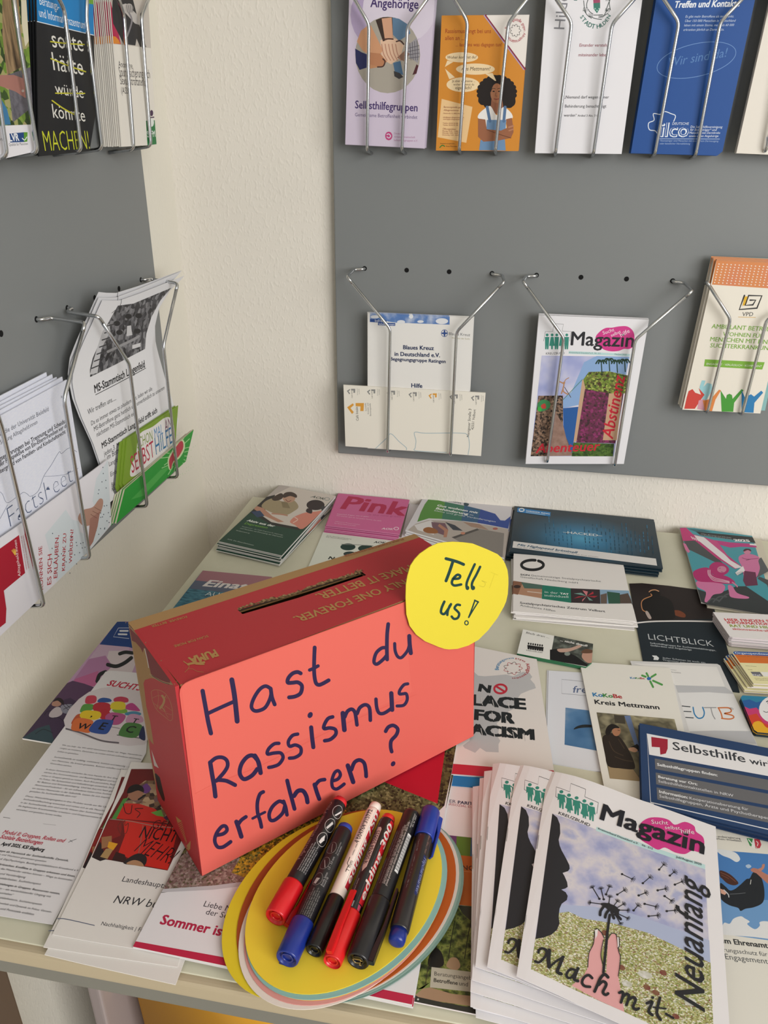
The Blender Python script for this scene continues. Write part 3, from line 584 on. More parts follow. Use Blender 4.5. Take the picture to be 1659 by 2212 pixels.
a.P([(350, 1065), (512, 868), (560, 945), (612, 960), (622, 1040), (690, 1080), (715, 1165), (560, 1320), (440, 1430), (400, 1250)], dot, 1).P([(750, 625), (840, 480), (850, 700), (862, 900), (840, 1015), (720, 1150), (690, 1060), (760, 900), (720, 800)], dot, 1)
rg = random.Random(3)
for i in range(150):
    x, y = rg.uniform(400, 860), rg.uniform(500, 1400)
    if (x < 690 and 1150-abs(x-540)*.9 < y+60 and y < 1560-(x-400)*1.2 and y > 920 and y > 1065-(x-350)*1.1) or (x > 745 and y < 1650-x*.75 and y > 1650-1.39*x): a.E(x, y, 4, 5, '3a4a5a', 2, n=6)
a.B([(610, 920), (645, 872), (720, 850), (760, 800), (780, 782), (802, 795), (795, 860), (745, 960), (700, 990), (650, 995), (615, 960)], 'b58d7c', 3).P([(700, 940), (780, 880), (760, 1000), (725, 1120), (695, 1165), (690, 1080)], 'a4776a', 4)
for p in ([(735, 850), (790, 880)], [(720, 880), (770, 905)], [(705, 905), (755, 935)]): a.S(p, 4, '7d564a', 5)
rd = 'b02a36'
a.lines([('KÖNNEN SIE', 336, 1490, 326, 1150), ('ES SICH', 398, 1448, 402, 1212), ('ERLAUBEN,', 445, 1398, 458, 1068), ('KRANK ZU', 505, 1342, 516, 1052), ('WERDEN?', 560, 1282, 572, 1020)], rd, b=.01, k=1.05)
a.P([(-260, 1360), (0, 1172), (148, 1066), (196, 1362), (20, 1508), (-260, 1740)], 'a8182f', 1).T('Alltagsheld:innen', 162, 1388, 128, 1105, 'f0dede', it=.3, k=1.1)
for i in range(6): a.S([(118, 1225), (90+i*7, 1200-abs(i-2.5)*-6-30)], 4, 'e8b84a', 4)
a.T('GEMEINNÜTZIGE STIFTUNG FÜR DIE', 210, 1335, 168, 1072, rd).T('RECHTE VON ALLEINERZIEHENDEN', 226, 1322, 184, 1068, rd)
tag(a.build('leaflet'), 'light grey leaflet with clasped hand and red question, lying sideways in the rack', 'leaflet')
a = Art(wallL(.0285), 0, 860, 3.606); a.base([(-300, 1300), (-60, 1150), (0, 1320), (30, 1500), (50, 1640), (45, 1750), (-200, 1950)], 'a8182f', .004, side='eee6e6')
tag(a.build('leaflet'), 'dark red folded leaflet cut by the left edge, lowest rack', 'leaflet')
# meeting sheets, curling forward at the top
a = Art(wallL(.018, lambda u, v: .02*max(0, (v-.17)/.11)**2, 1), 0, 560, 3.606)
a.base([(800, 318), (860, 322), (935, 320), (1100, 262), (1437, 128), (1400, 170), (1320, 250), (1240, 380), (1208, 520), (1212, 640), (1240, 760), (1290, 940), (1350, 1120), (1390, 1250), (1340, 1500), (850, 1900), (800, 1650), (730, 1443), (640, 1240), (590, 1100), (565, 960), (580, 830), (630, 700), (720, 500)], 'e9e9ec', .0004, clip=False)
a.P([(918, 362), (1040, 345), (1335, 222), (1250, 320), (1180, 450), (1140, 580), (1130, 698), (900, 820), (702, 918), (700, 860), (722, 770), (780, 640), (840, 500)], NM(['26262a', '4f4f54', '8a8a8e', '34343a'], 70, 'voronoi'), 1)
a.P([(700, 900), (800, 560), (850, 500), (860, 560), (790, 700), (760, 885)], 'c9c9cc', 2)
for i in range(7): a.S([(715+i*20, 850-i*55), (800+i*16, 815-i*52)], 9, '3a3a3e', 3)
a.P([(990, 520), (1020, 515), (1030, 590), (985, 600)], 'd0d0d2', 3).S([(840, 720), (1030, 630), (1080, 600)], 20, '9a9a9c', 3).P([(1030, 670), (1095, 650), (1095, 680), (1030, 700)], 'd8d8da', 3)
for x, y in ((910, 500), (930, 570), (1070, 560), (1000, 445), (1080, 440)): a.E(x, y, 26, 20, '1c1c20', 2)
a.S([(870, 420), (935, 360), (945, 310)], 4, '5a5a60', 4)
k2 = '1f1f23'
a.T('MS-Stammtisch Langenfeld', 738, 1042, 1130, 840, k2, b=.025, k=1.1).S([(745, 1056), (940, 955), (1135, 848)], 5, k2)
a.T('Wir treffen uns.....', 685, 1212, 905, 1095, k2)
a.lines([('Da es immer etwas zu plaudern gibt, laden wir alle', 712, 1296, 1186, 1020), ('MS-Betroffene ganz herzlich und unverbindlich zu unserem', 734, 1342, 1282, 1012), ('nächsten MS-Stammtisch ein.', 755, 1384, 1055, 1210)], k2)
a.c(0, 860, 3.606).T('MS-Stammtisch Langenfeld trifft sich', 795, 393, 1225, 110, k2, b=.025)
a.lines([('jeden 3. Mittwoch', 812, 452, 1010, 325), ('im Bistro am', 835, 482, 990, 385), ('Langforter', 850, 532, 960, 468), ('Einfach', 862, 612, 932, 572), ('Bis bald', 870, 692, 940, 650), ('Karin', 872, 727, 925, 697)], k2)
stack(a.build('flyer', step=.008), 3, OUTL, .002, .0015, .02, 'white curled meeting sheet with dark photo, {} in the left rack', 'flyer', 'curled meeting sheets', FRO, drift=(0, .0, .004))
a = Art(wallL(.0225), 0, 860, 3.606)
a.base([(990, 314), (1388, 58), (1362, 420), (1000, 760), (958, 668)], '7f9f33', clip=False)
a.B([(1015, 605), (1022, 525), (1058, 445), (1075, 310), (1110, 260), (1190, 222), (1290, 150), (1345, 178), (1358, 330), (1300, 420), (1150, 530), (1060, 600)], 'e9e6e3', 1)
a.T('SCHON', 1070, 395, 1190, 325, '7f9a3f', k=1.5).T('MAL', 1206, 317, 1270, 275, '3f86be', k=1.5).T('AN', 1286, 265, 1338, 233, '7d4a6a', k=1.5).T('SELBST', 1028, 588, 1205, 450, 'b8324c', k=1.5).T('HILFE', 1216, 442, 1345, 345, '2f73a5', k=1.5)
stack(a.build('card'), 4, OUTL, .0015, .001, .01, 'olive green card with white speech shape, {} in the left rack', 'card', 'olive green cards', FRO, drift=(0, -.006, .0))
a = Art(wallL(.028), 0, 860, 3.606)
a.base([(972, 712), (1509, 244), (1448, 492), (905, 978)], '2c9c3a', .002, side='cfc9b0')
for i in range(22):
    an = i*2*math.pi/22+.1; a.S([(1378+60*math.cos(an), 440+105*math.sin(an)), (1378+(110+25*(i % 3))*math.cos(an), 440+(170+30*(i % 2))*math.sin(an)*.9)], 6, 'a8dc98', 1)
a.P([(1120, 760), (1340, 520), (1250, 560), (1020, 790)], '4faf50', 1)
a.B([(1322, 562), (1305, 490), (1330, 425), (1395, 330), (1432, 332), (1438, 395), (1400, 465), (1355, 500)], 'cfe0b0', 2).B([(1328, 556), (1316, 490), (1340, 432), (1398, 342), (1424, 342), (1426, 390), (1392, 455), (1350, 492)], 'bb3a4a', 3)
stack(a.build('card'), 4, OUTL, .0024, .001, .01, 'bright green card with red speech drop, {} in the left rack', 'card', 'bright green cards', FRO, drift=(0, -.003, -.001))
# ------------------------------------------------------------------ leaflets on the desk: back row
H_ = (360, 1020, 3.072); I_ = (860, 1040, 2.860); J_ = (1320, 1100, 4.808); K_ = (960, 1380, 3.770); L_ = (1240, 1420, 3.959)
def tr(c, x, y): return (c[0]+x/c[2], c[1]+y/c[2])
def desk_art(h, c, a, b, deform=None): return Art(flat(h, tr(c, *a), tr(c, *b), deform), *c)
GW = 'e6e8e4'
a = desk_art(.0165, H_, (345, 458), (762, 552))
a.base([(752, 83), (1122, 158), (764, 553), (345, 458)], '1d4738', .0016, side='d9d9d6')
a.P([(752, 83), (1122, 158), (905, 372), (760, 345), (690, 330), (560, 268)], 'd9d0c8', 1).P([(752, 83), (820, 97), (640, 190), (600, 200)], 'bfb6b2', 2)
a.P([(556, 270), (640, 170), (720, 150), (700, 210), (620, 280), (700, 335), (905, 374), (880, 385), (700, 350)], '2c2a2a', 2)
a.B([(630, 222), (660, 190), (715, 172), (770, 195), (840, 185), (875, 230), (840, 262), (790, 285), (720, 275), (650, 245)], 'a8997a', 3).E(812, 172, 42, 30, 'c49c84', 4).B([(770, 155), (790, 135), (830, 132), (862, 150), (860, 170), (820, 158), (780, 170)], '453730', 5).B([(700, 172), (755, 140), (775, 155), (760, 180), (715, 190)], '453730', 4)
a.S([(790, 180), (805, 195), (825, 188)], 4, '7d4a3c', 6).P([(760, 195), (800, 200), (820, 240), (770, 235)], '8a7c5f', 5).P([(590, 222), (640, 238), (700, 290), (780, 330), (740, 332), (640, 285), (580, 245)], 'c08e78', 4).P([(560, 262), (620, 255), (650, 290), (600, 300)], '34486a', 4)
a.B([(818, 330), (850, 295), (920, 268), (985, 262), (1030, 255), (1005, 285), (905, 376), (850, 350)], 'db8d7c', 4).E(988, 218, 60, 34, '33272a', 5).B([(935, 240), (965, 250), (960, 275), (925, 262)], '33272a', 5).P([(1030, 225), (1060, 228), (1040, 252), (1020, 245)], '3a3a3e', 5)
a.S([(850, 300), (870, 315), (840, 335)], 5, 'f0d0c4', 5).S([(700, 275), (760, 280), (800, 288)], 9, 'c08e78', 5)
a.T('AOK', 952, 166, 1042, 184, '3a4a44', b=.02, it=.2).E(1064, 178, 20, 11, '9aa09c', 3).E(1064, 178, 14, 7, 'd9d0c8', 4)
a.T('Aktiv aus der', 530, 324, 712, 364, 'eef2ee', b=.03).T('Depression', 514, 344, 665, 374, '6fa83a', b=.02)
a.lines([('Familiencoach – das Online-Programm für Angehörige', 498, 362, 770, 420), ('und Menschen mit Erkrankung der Depression', 486, 374, 768, 434), ('familiencoach.de', 460, 388, 548, 408), ('AOK. Die Gesundheitskasse.', 400, 446, 578, 488)], 'c5d2ca')
stack(a.build('brochure'), 8, UPZ, .0019, .002, .02, 'dark green brochure with two talking people, {} in the pile near the corner', 'brochure', 'dark green brochures', drift=(-.0003, -.0006, 0))
a = desk_art(.012, H_, (1060, 352), (1545, 410))
a.base([(1140, 140), (1612, 183), (1546, 410), (1058, 352)], 'd4699d', .0016, side='c97aa0')
a.T('Pink', 1150, 240, 1582, 290, 'b71e50', b=.03, k=1.12).T('is the new green', 1340, 286, 1553, 300, 'b04a7d')
a.lines([('Natürlich fragen, wie es geht:', 1130, 280, 1340, 298), ('Wir sind für dich da, bei jedem Thema, das zählt', 1126, 290, 1424, 326), ('Lebenswerte Momente schenken', 1118, 328, 1280, 350), ('für Gesundheit und mehr', 1112, 340, 1256, 358)], 'f0cfe0')
a.T('AOK', 1424, 379, 1502, 384, 'f4e4ec', b=.02, it=.2).E(1524, 374, 18, 11, 'f0cfe0', 3).E(1524, 374, 12, 7, 'd4699d', 4)
stack(a.build('brochure'), 5, UPZ, .0024, .0015, .01, 'pink brochure with large red heading, {} in the pile by the back wall', 'brochure', 'pink brochures', drift=(-.0006, -.0012, 0))
a = desk_art(.002, H_, (1040, 400), (1500, 430))
a.base([(1040, 395), (1560, 432), (1470, 760), (895, 735)], 'e2e6db', .0014)
a.lines([('AOK Rheinland/Hamburg', 1060, 424, 1225, 446), ('Die Gesundheitskasse', 1057, 432, 1205, 451)], '5a625c'); a.T('AOK', 1372, 469, 1450, 474, '22382f', b=.03, it=.2)
a.E(1203, 496, 50, 23, '163c34', 1).E(1322, 506, 52, 23, '163c34', 1).S([(1160, 478), (1255, 482), (1370, 488)], 4, '8a8f8a', 2).E(1215, 542, 42, 16, '2a3f3c', 1).E(1325, 550, 42, 16, '2a3f3c', 1).T('Na und?', 1070, 576, 1240, 602, '1f2a26', b=.04)
stack(a.build('brochure'), 2, UPZ, .0006, .001, .01, 'white brochure with dark sunglasses, half hidden behind the red box, {}', 'brochure', 'sunglasses brochures')
a = desk_art(.003, I_, (78, 103), (200, 115)); a.base([(78, 100), (300, 118), (250, 400), (20, 345)], 'e9e8ea', .002)
a.P([(118, 118), (150, 120), (146, 132), (116, 130)], '2f5a4f', 1)
tag(a.build('brochure'), 'white brochure sticking out behind the pile about living with disability', 'brochure')
a = desk_art(.013, I_, (45, 300), (650, 470))
a.base([(170, 72), (704, 158), (655, 472), (45, 300)], 'dddadf', .0024, side='e9e8ea')
a.P([(118, 250), (140, 190), (165, 140), (186, 112), (215, 108), (300, 130), (280, 232), (190, 228)], '57923c', 1).P([(290, 126), (420, 152), (400, 245), (270, 232)], '3a7a62', 2).P([(410, 148), (520, 175), (500, 256), (390, 243)], '2f5f86', 3)
a.P([(510, 172), (600, 200), (632, 240), (660, 242), (698, 212), (680, 292), (560, 268), (490, 256)], '2a4a9c', 4)
a.P([(200, 86), (250, 94), (247, 106), (236, 104), (232, 98), (222, 103), (198, 98)], '2f5a50', 1).T('Kreis', 258, 100, 300, 108, '3f5a52').T('Mettmann', 258, 112, 386, 138, '2f4a45', b=.02).B([(408, 132), (436, 137), (434, 148), (420, 155), (407, 147)], '2f4a55', 1)
a.T('Gut wohnen mit', 238, 152, 490, 199, 'f2f5f2', l=6, b=.03).T('Behinderung –', 231, 171, 462, 214, 'f2f5f2', l=6, b=.03).T('kleine und große Veränderungen', 222, 183, 600, 253, 'dfe6ea', l=6)
a.P([(108, 262), (190, 238), (400, 246), (560, 272), (690, 296), (660, 480), (330, 400), (60, 300)], 'bab0a8', 1).P([(100, 270), (200, 240), (240, 260), (220, 330), (120, 300)], 'e2dfdf', 2)
a.B([(158, 292), (190, 282), (235, 296), (245, 318), (200, 322), (160, 310)], '9c6236', 4).P([(205, 250), (290, 258), (310, 300), (290, 335), (240, 318), (210, 280)], '7a5a66', 3).P([(255, 262), (310, 300), (300, 345), (280, 345), (285, 305), (245, 275)], 'b9846c', 4).P([(290, 250), (350, 270), (400, 305), (340, 300)], '3a3f4a', 4).P([(330, 345), (500, 292), (655, 320), (645, 470), (500, 440)], '8c8680', 2).P([(400, 250), (500, 262), (560, 300), (450, 280)], 'a88a78', 3).P([(330, 345), (490, 290), (500, 300), (350, 352)], '55514e', 3).E(400, 320, 14, 8, 'c98a70', 5).E(600, 292, 16, 7, 'b0655a', 4)
stack(a.build('brochure'), 4, UPZ, .003, .002, .02, 'brochure with green and blue banner about living with disability, {} in its pile', 'brochure', 'disability living brochures', drift=(0, -.0008, 0))
a = desk_art(.0145, I_, (690, 412), (1635, 536))
a.base([(722, 152), (1580, 235), (1636, 536), (690, 430)], '14303f', .0022, side='223038')
a.P([(722, 152), (1580, 235), (1636, 536), (690, 430)], RM(['4aa6ce', '2a7dA8', '1b5470', '14303f'], .095, (-.014, -.002, 0), (1, 1.25, 1)), 1)
rg = random.Random(5)
for i in range(24):
    x0_ = 905+i*26+(60 if i > 6 else 0); n_ = rg.randint(5, 11); o_ = rg.randint(0, 3)
    for q in range(o_, o_+n_):
        y = 215+(x0_-900)*.09+q*22
        if y < 440: a.S([(x0_+q*1.6, y), (x0_+q*1.6+1, y+rg.uniform(8, 17))], 5, ('1f5f80', '2b7aa3', '1a4a63')[rg.randint(0, 2)], 4, smooth=False)
a.P([(738, 163), (942, 191), (940, 218), (735, 190)], '2c84c6', 5).S([(763+15*math.cos(t), 177+9*math.sin(t)) for t in [i*math.pi/6 for i in range(12)]], 6, 'eef3f7', 6, closed=True).T('WEISSER RING', 788, 186, 936, 205, 'e8f0f6', l=8, b=.03).S([(790, 192), (910, 208)], 3, 'b5d0e4', 6)
a.T('–HACKED–', 1018, 320, 1262, 344, 'dfe9ee', l=8, b=.02, k=.95)
a.P([(712, 370), (1592, 478), (1600, 522), (706, 410)], 'e8e6e4', 5).T('Mit Highspeed kriminell', 734, 397, 1102, 446, '2a5a78', l=8, b=.03, it=.3).T('Alles über die Gefahren aus dem Netz und wie Sie sich davor schützen', 731, 408, 1236, 471, '6a6a6e', l=8)
stack(a.build('brochure'), 4, UPZ, .0034, .002, .015, 'wide dark blue brochure with glowing centre, {} in its pile', 'brochure', 'dark blue wide brochures', drift=(-.0015, -.0015, 0))
a = desk_art(.0125, I_, (712, 800), (1466, 862))
a.base([(714, 445), (1388, 500), (1466, 864), (710, 802)], 'f0ece9', .001)
a.S([(830+68*math.cos(t), 516+30*math.sin(t)) for t in [-1.0+i*math.pi/10 for i in range(20)]], 17, '17191b', 1)
a.T('SGN', 755, 580, 812, 585, '4a4e52', b=.03).T('Gemeinnützige Sozialpsychiatrische', 820, 585, 1253, 622, '5a5e62').T('Gesellschaft Niederberg mbH', 755, 594, 1110, 632, '5a5e62')
a.P([(700, 612), (892, 640), (886, 722), (700, 690)], 'b98d70', 1).P([(700, 612), (770, 622), (740, 700), (700, 692)], '8d624a', 2).P([(760, 622), (892, 640), (890, 665), (780, 660)], '4f6d62', 2).E(735, 650, 22, 10, '3a2a24', 3).S([(800, 680), (886, 690)], 6, 'd9c5b5', 3)
a.P([(890, 640), (1066, 660), (1070, 750), (887, 725)], '1f7c66', 1).T('in der', 906, 688, 988, 696, 'dfe9e6').T('TAT', 1000, 697, 1055, 702, 'f0f5f3', b=.04).T('individuell', 906, 710, 1052, 720, 'dfe9e6')
a.P([(1066, 660), (1246, 668), (1250, 756), (1069, 749)], '33282c', 1)
for i in range(7):
    t = i*.9; a.P([(1165, 708), (1165+78*math.cos(t)-10, 708+36*math.sin(t)), (1165+50*math.cos(t+.35), 708+28*math.sin(t+.35))], ('b5303f', '7aa39a', 'd9838a')[i % 3], 2)
a.P([(1246, 668), (1436, 675), (1452, 754), (1250, 756)], '8fb0cc', 1).P([(1290, 680), (1370, 690), (1372, 755), (1300, 755)], '2f5a48', 2).P([(1370, 700), (1420, 690), (1450, 754), (1372, 754)], '5a4a42', 3).P([(1250, 700), (1290, 690), (1290, 755), (1252, 755)], '6a5a50', 2)
a.T('Sozialpsychiatrisches Zentrum Velbert', 752, 755, 1280, 809, '3a3d42', b=.02).T('Ambulante Hilfen', 752, 770, 970, 805, '5a5e62')
stack(a.build('leaflet'), 9, UPZ, .0014, .004, .03, 'white leaflet with black brush ring and picture strip, {} in its fanned pile', 'leaflet', 'white brush ring leaflets')
a = desk_art(.0065, J_, (940, 965), (1700, 1095))
a.base([(712, 190), (860, 195), (1465, 277), (1720, 1112), (938, 962)], '4a9fae', .0022, side='d9d6d0', clip=False)
a.P([(730, 250), (800, 230), (960, 330), (1160, 560), (1080, 550), (790, 410), (760, 340)], '4a4f52', 1).P([(880, 232), (1470, 290), (1502, 352), (930, 272)], '262b2f', 2).P([(790, 200), (960, 215), (1050, 240), (880, 235)], '3a6f7a', 1)
a.lines([('Hilfen, Beratung und Selbsthilfe', 935, 258, 1250, 302), ('im Rheinisch-Bergischen Kreis', 930, 268, 1255, 318)], 'b5bcc0', b=.01).T('2025', 1282, 333, 1448, 340, 'f0eef0', b=.05, k=.9)
a.P([(715, 195), (780, 192), (850, 260), (960, 290), (1100, 330), (1200, 470), (1360, 600), (1290, 622), (1100, 510), (870, 325), (745, 330)], 'c9397d', 3).P([(860, 270), (960, 290), (1060, 360), (1130, 420), (1240, 530), (1365, 605), (1290, 615), (1150, 520), (1000, 400), (900, 320)], 'f0eaee', 4).P([(960, 288), (1100, 335), (1180, 440), (1230, 510), (1130, 430)], 'cf4f8c', 5)
for i in range(6): a.S([(830+i*20, 285+i*7), (850+i*20, 310+i*7)], 6, 'f3eef1', 5)
a.P([(1080, 322), (1240, 345), (1505, 362), (1512, 398), (1350, 390), (1240, 400), (1130, 370)], 'c23d88', 3).P([(1440, 358), (1506, 362), (1512, 380), (1440, 372)], 'f0eaee', 4).P([(745, 350), (775, 360), (820, 440), (800, 455), (770, 420)], 'd97aa5', 3)
pk, dk = 'd87cab', 'b92b72'
a.B([(1330, 490), (1400, 462), (1470, 470), (1540, 500), (1530, 540), (1545, 620), (1500, 720), (1440, 705), (1380, 695), (1365, 610), (1330, 540)], pk, 3).E(1415, 440, 38, 28, 'd58aa8', 4).B([(1375, 425), (1400, 410), (1445, 415), (1455, 440), (1420, 425), (1380, 440)], '4a1f33', 5).P([(1385, 640), (1500, 655), (1525, 790), (1400, 800), (1370, 740)], '6a2f4f', 4)
a.S([(1400, 530), (1450, 520)], 5, '6a2f4f', 5).S([(1360, 505), (1420, 520), (1530, 510)], 5, '8f3f68', 5)
a.P([(1290, 660), (1370, 590), (1390, 640), (1310, 690)], 'f3f0f2', 5)
for i in range(6): a.S([(1285+i*14, 665-i*4), (1318+i*13, 690-i*4)], 3, '2a2a2a', 6)
a.B([(1020, 600), (1060, 556), (1120, 550), (1180, 570), (1225, 620), (1205, 665), (1120, 700), (1040, 660)], dk, 3).E(1150, 625, 48, 34, 'd58aa8', 4).S([(1120, 615), (1140, 612)], 4, '6a2f4f', 5).S([(1140, 650), (1165, 655)], 4, '6a2f4f', 5)
a.B([(850, 660), (920, 615), (1010, 610), (1060, 680), (1180, 690), (1260, 730), (1285, 770), (1180, 775), (1060, 760), (900, 745)], dk, 3)
for o_ in (0, 12, 24): a.S([(1005+o_, 630), (1010+o_, 680), (1060+o_*.8, 738-o_), (1150, 755-o_), (1230, 765-o_*.6)], 5, 'f0d5e2', 5)
a.B([(890, 750), (1000, 745), (1140, 770), (1185, 810), (1150, 870), (1060, 890), (1010, 960), (970, 955), (985, 860), (900, 810)], pk, 2.5).B([(1215, 790), (1260, 800), (1310, 870), (1430, 912), (1400, 930), (1250, 915), (1225, 860)], pk, 3).S([(1260, 760), (1300, 790), (1310, 805)], 14, 'd58aa8', 5)
a.P([(900, 830), (985, 860), (1180, 850), (1300, 800), (1400, 800), (1700, 1000), (1730, 1115), (1000, 990), (938, 962)], '363b3e', 2).P([(1380, 620), (1560, 500), (1640, 640), (1500, 720)], '5a6064', 2).P([(1540, 700), (1700, 760), (1720, 850), (1520, 720)], '4a5054', 2)
for i in range(3): a.S([(1120-i*60, 960+i*5), (1190-i*70, 890+i*20), (1280-i*80, 870+i*40)], 14, '55595c', 2.6)
tag(a.build('booklet'), 'pink and teal comic style booklet by the back wall', 'booklet')
a = desk_art(.0035, J_, (960, 1000), (1750, 1130)); a.base([(780, 215), (1560, 310), (1800, 1130), (1000, 1010)], 'd9d2c0', .0022)
tag(a.build('booklet'), 'pale booklet sticking out to the right under the pink and teal booklet', 'booklet')
a = desk_art(.0012, J_, (255, 1180), (1090, 1175))
a.base([(190, 772), (320, 768), (600, 795), (900, 835), (1060, 1000), (1200, 1420), (1336, 1900), (372, 1790), (256, 1170)], '18252e', .001, clip=False)
a.P([(190, 772), (320, 768), (600, 795), (900, 835), (1060, 1000), (1058, 1140), (256, 1160)], '261c1b', 1).B([(310, 985), (350, 925), (420, 900), (520, 900), (620, 950), (660, 1060), (640, 1145), (420, 1145), (350, 1080)], '0d0a0a', 3).E(455, 880, 56, 46, '0d0a0a', 3)
a.S([(395, 858), (420, 842), (460, 838), (495, 852)], 10, 'cf9a72', 4).S([(412, 880), (420, 900), (340, 935), (315, 975), (325, 1040), (352, 1062)], 9, 'c78a5c', 4).B([(320, 990), (365, 985), (375, 1040), (345, 1062), (322, 1040)], 'a8652f', 2.5).B([(355, 1070), (380, 1060), (420, 1130), (390, 1135)], 'b9a8a0', 4).B([(620, 1060), (700, 1050), (770, 1090), (760, 1125), (660, 1100)], '7a3f24', 2)
a.S([(258, 1182), (450, 1165), (800, 1162), (1085, 1168)], 14, 'ece8e6', 4)
a.T('LICHTBLICK', 392, 1352, 1070, 1428, 'd5dade', b=-.01, k=1.25)
a.lines([('Selbsthilfegruppe für Suchtmittelabhängige,', 406, 1396, 1090, 1474), ('Gefährdete und Angehörige', 410, 1420, 838, 1468)], 'c9d0d5', b=.01).T('»', 440, 1562, 505, 1566, 'e6eaec', b=.05, k=1.3)
a.lines([('Jeder Schatten ist auch ein', 535, 1550, 980, 1602), ('Wegweiser zum Licht', 538, 1572, 860, 1608)], 'c9d0d5')
tag(a.build('leaflet'), 'black leaflet with a crouching person in the dark', 'leaflet')
a = desk_art(.014, J_, (1250, 1330), (2100, 1390))
a.base([(1058, 1068), (1900, 1105), (2150, 1400), (1262, 1330), (1230, 1318)], 'f0ecec', .0022, side='e0d5d8')
a.lines([('HIER FINDEN SIE', 1186, 1160, 1705, 1178), ('INFORMATIONEN,', 1212, 1188, 1760, 1210)], 'cf3038', b=.028, k=1.0).T('RAT UND HILFE', 1240, 1222, 1715, 1242, '93a32f', b=.028).T('aktionswoche-alkohol.de', 1264, 1252, 1830, 1284, 'cf3038', b=.02)
stack(a.build('card'), 4, UPZ, .0034, .0015, .02, 'small white card with red and olive capitals, {} in its pile', 'card', 'white information cards', drift=(0, -.0006, 0))
a = desk_art(.0125, J_, (1480, 1812), (2200, 1860))
a.base([(1285, 1475), (1975, 1500), (2235, 1855), (1480, 1812), (1258, 1490)], 'efe8b5', .001, side='e4dcd8')
a.P([(1255, 1470), (1990, 1500), (2025, 1545), (1280, 1508)], '2f5ca5', 1).T('Organspendeausweis', 1292, 1502, 1745, 1518, 'e6ecf4', b=.01).P([(1280, 1508), (2025, 1545), (2085, 1615), (1338, 1594)], 'dc7530', 1)
a.lines([('nach § 2 des Transplantationsgesetzes', 1325, 1530, 1700, 1542), ('Name, Vorname', 1400, 1630, 1512, 1636), ('Straße', 1425, 1668, 1470, 1672), ('Antwort auf Ihre Fragen zur', 1492, 1758, 1720, 1768), ('Ihre gebührenfreie Nummer', 1506, 1775, 1740, 1786)], '6a5a48')
a.P([(1447, 1688), (1545, 1690), (1580, 1737), (1482, 1732)], '6f6f78', 1).T('BZgA', 1472, 1728, 1565, 1732, 'dfdfe6', b=.02).P([(1550, 1690), (1900, 1700), (1940, 1745), (1588, 1737)], 'f3f1ee', 1)
stack(a.build('card'), 6, UPZ, .0019, .003, .04, 'yellow donor card with orange band, {} in its pile at the right edge', 'card', 'yellow donor cards', drift=(-.0014, -.0006, 0))
a = desk_art(.0055, I_, (735, 1064), (1198, 1150))
a.base([(772, 913), (1205, 1003), (1196, 1118), (1160, 1145), (735, 1062)], 'efefea', .0045, side='2f6d4a')
a.P([(965, 952), (1210, 1003), (1200, 1150), (938, 1102)], NM(['2a2d2a', '4a4f48', '7d857c'], 90), 1).T('Bleib dran ...', 790, 939, 932, 969, '3a3a3a').T('... nicht drauf!', 1000, 985, 1168, 1022, 'eeeeea', b=.03)
for i in range(7): a.E(806+i*14, 1002+i*2, 5, 7, '1c1c1c', 2); a.P([(798+i*14, 1010+i*2), (815+i*14, 1012+i*2), (811+i*14, 1038+i*2), (800+i*14, 1036+i*2)], '1c1c1c', 2)
a.T('KREUZBUND', 792, 1046, 892, 1061, '2a2a2a').P([(938, 1040), (1000, 1030), (1100, 1080), (1190, 1145), (938, 1105)], '121312', 2).B([(985, 1035), (1060, 1030), (1120, 1010), (1130, 1022), (1060, 1050), (1000, 1055)], 'c9a695', 3).B([(1135, 1085), (1150, 1050), (1195, 1045), (1205, 1110), (1170, 1120)], 'c79a86', 3).B([(1130, 1055), (1160, 1035), (1205, 1045), (1195, 1060), (1150, 1062)], '6a4a36', 4).E(1045, 1065, 18, 12, '8a938a', 3)
tag(a.build('card'), 'small folded card with green back beside the white leaflet pile', 'card')
# middle row
a = desk_art(.0012, K_, (830, 1005), (1275, 1080))
a.base([(848, 258), (1340, 290), (1420, 1105), (830, 1005)], 'e6e8f0', .0012)
a.S([(1300, 364), (955, 330), (955, 445), (1300, 476)], 3, '8a8f98', 1, smooth=False).T('freiheit', 1042, 438, 1350, 442, '5f6f95', it=.35, b=.01, k=1.15)
a.P([(986, 560), (1420, 612), (1420, 945), (978, 862)], NM(['3f6c9a', '5a86b2', '9fb4c8'], 22, detail=3), 1).B([(1052, 738), (1080, 712), (1140, 698), (1220, 705), (1290, 730), (1200, 722), (1110, 726)], '1e2428', 3)
stack(a.build('leaflet'), 2, UPZ, .0006, .002, .015, 'pale leaflet with a bird wing on blue, under the sunny logo leaflet, {}', 'leaflet', 'bird photo leaflets')
a = desk_art(.0026, L_, (480, 30), (1240, 60))
a.base([(480, 30), (1225, 56), (1250, 70), (1640, 900), (800, 900)], 'dddcdc', .0008)
a.P([(510, 50), (1222, 82), (1290, 250), (866, 238), (760, 120)], 'f0eeec', 1).P([(866, 238), (1290, 252), (1372, 312), (1150, 300), (888, 302)], 'c5c6ca', 1).P([(888, 302), (1150, 298), (1375, 315), (1512, 628), (1100, 628), (985, 632)], 'ebebec', 1).P([(985, 634), (1200, 626), (1512, 632), (1560, 740), (1040, 710)], 'c2c3c8', 1)
a.S([(925, 416), (992, 423)], 8, '3a4046', 2).S([(940, 462), (1000, 465)], 8, '3a4046', 2).S([(955, 513), (1020, 518)], 8, '3a4046', 2)
a.S([(1018, 428), (1030, 485), (1062, 520), (1100, 513), (1114, 475), (1100, 428)], 11, '2f83ba', 2).S([(1112, 430), (1215, 430)], 8, '9c9ca0', 2).S([(1170, 432), (1185, 490), (1206, 527)], 8, '9c9ca0', 2)
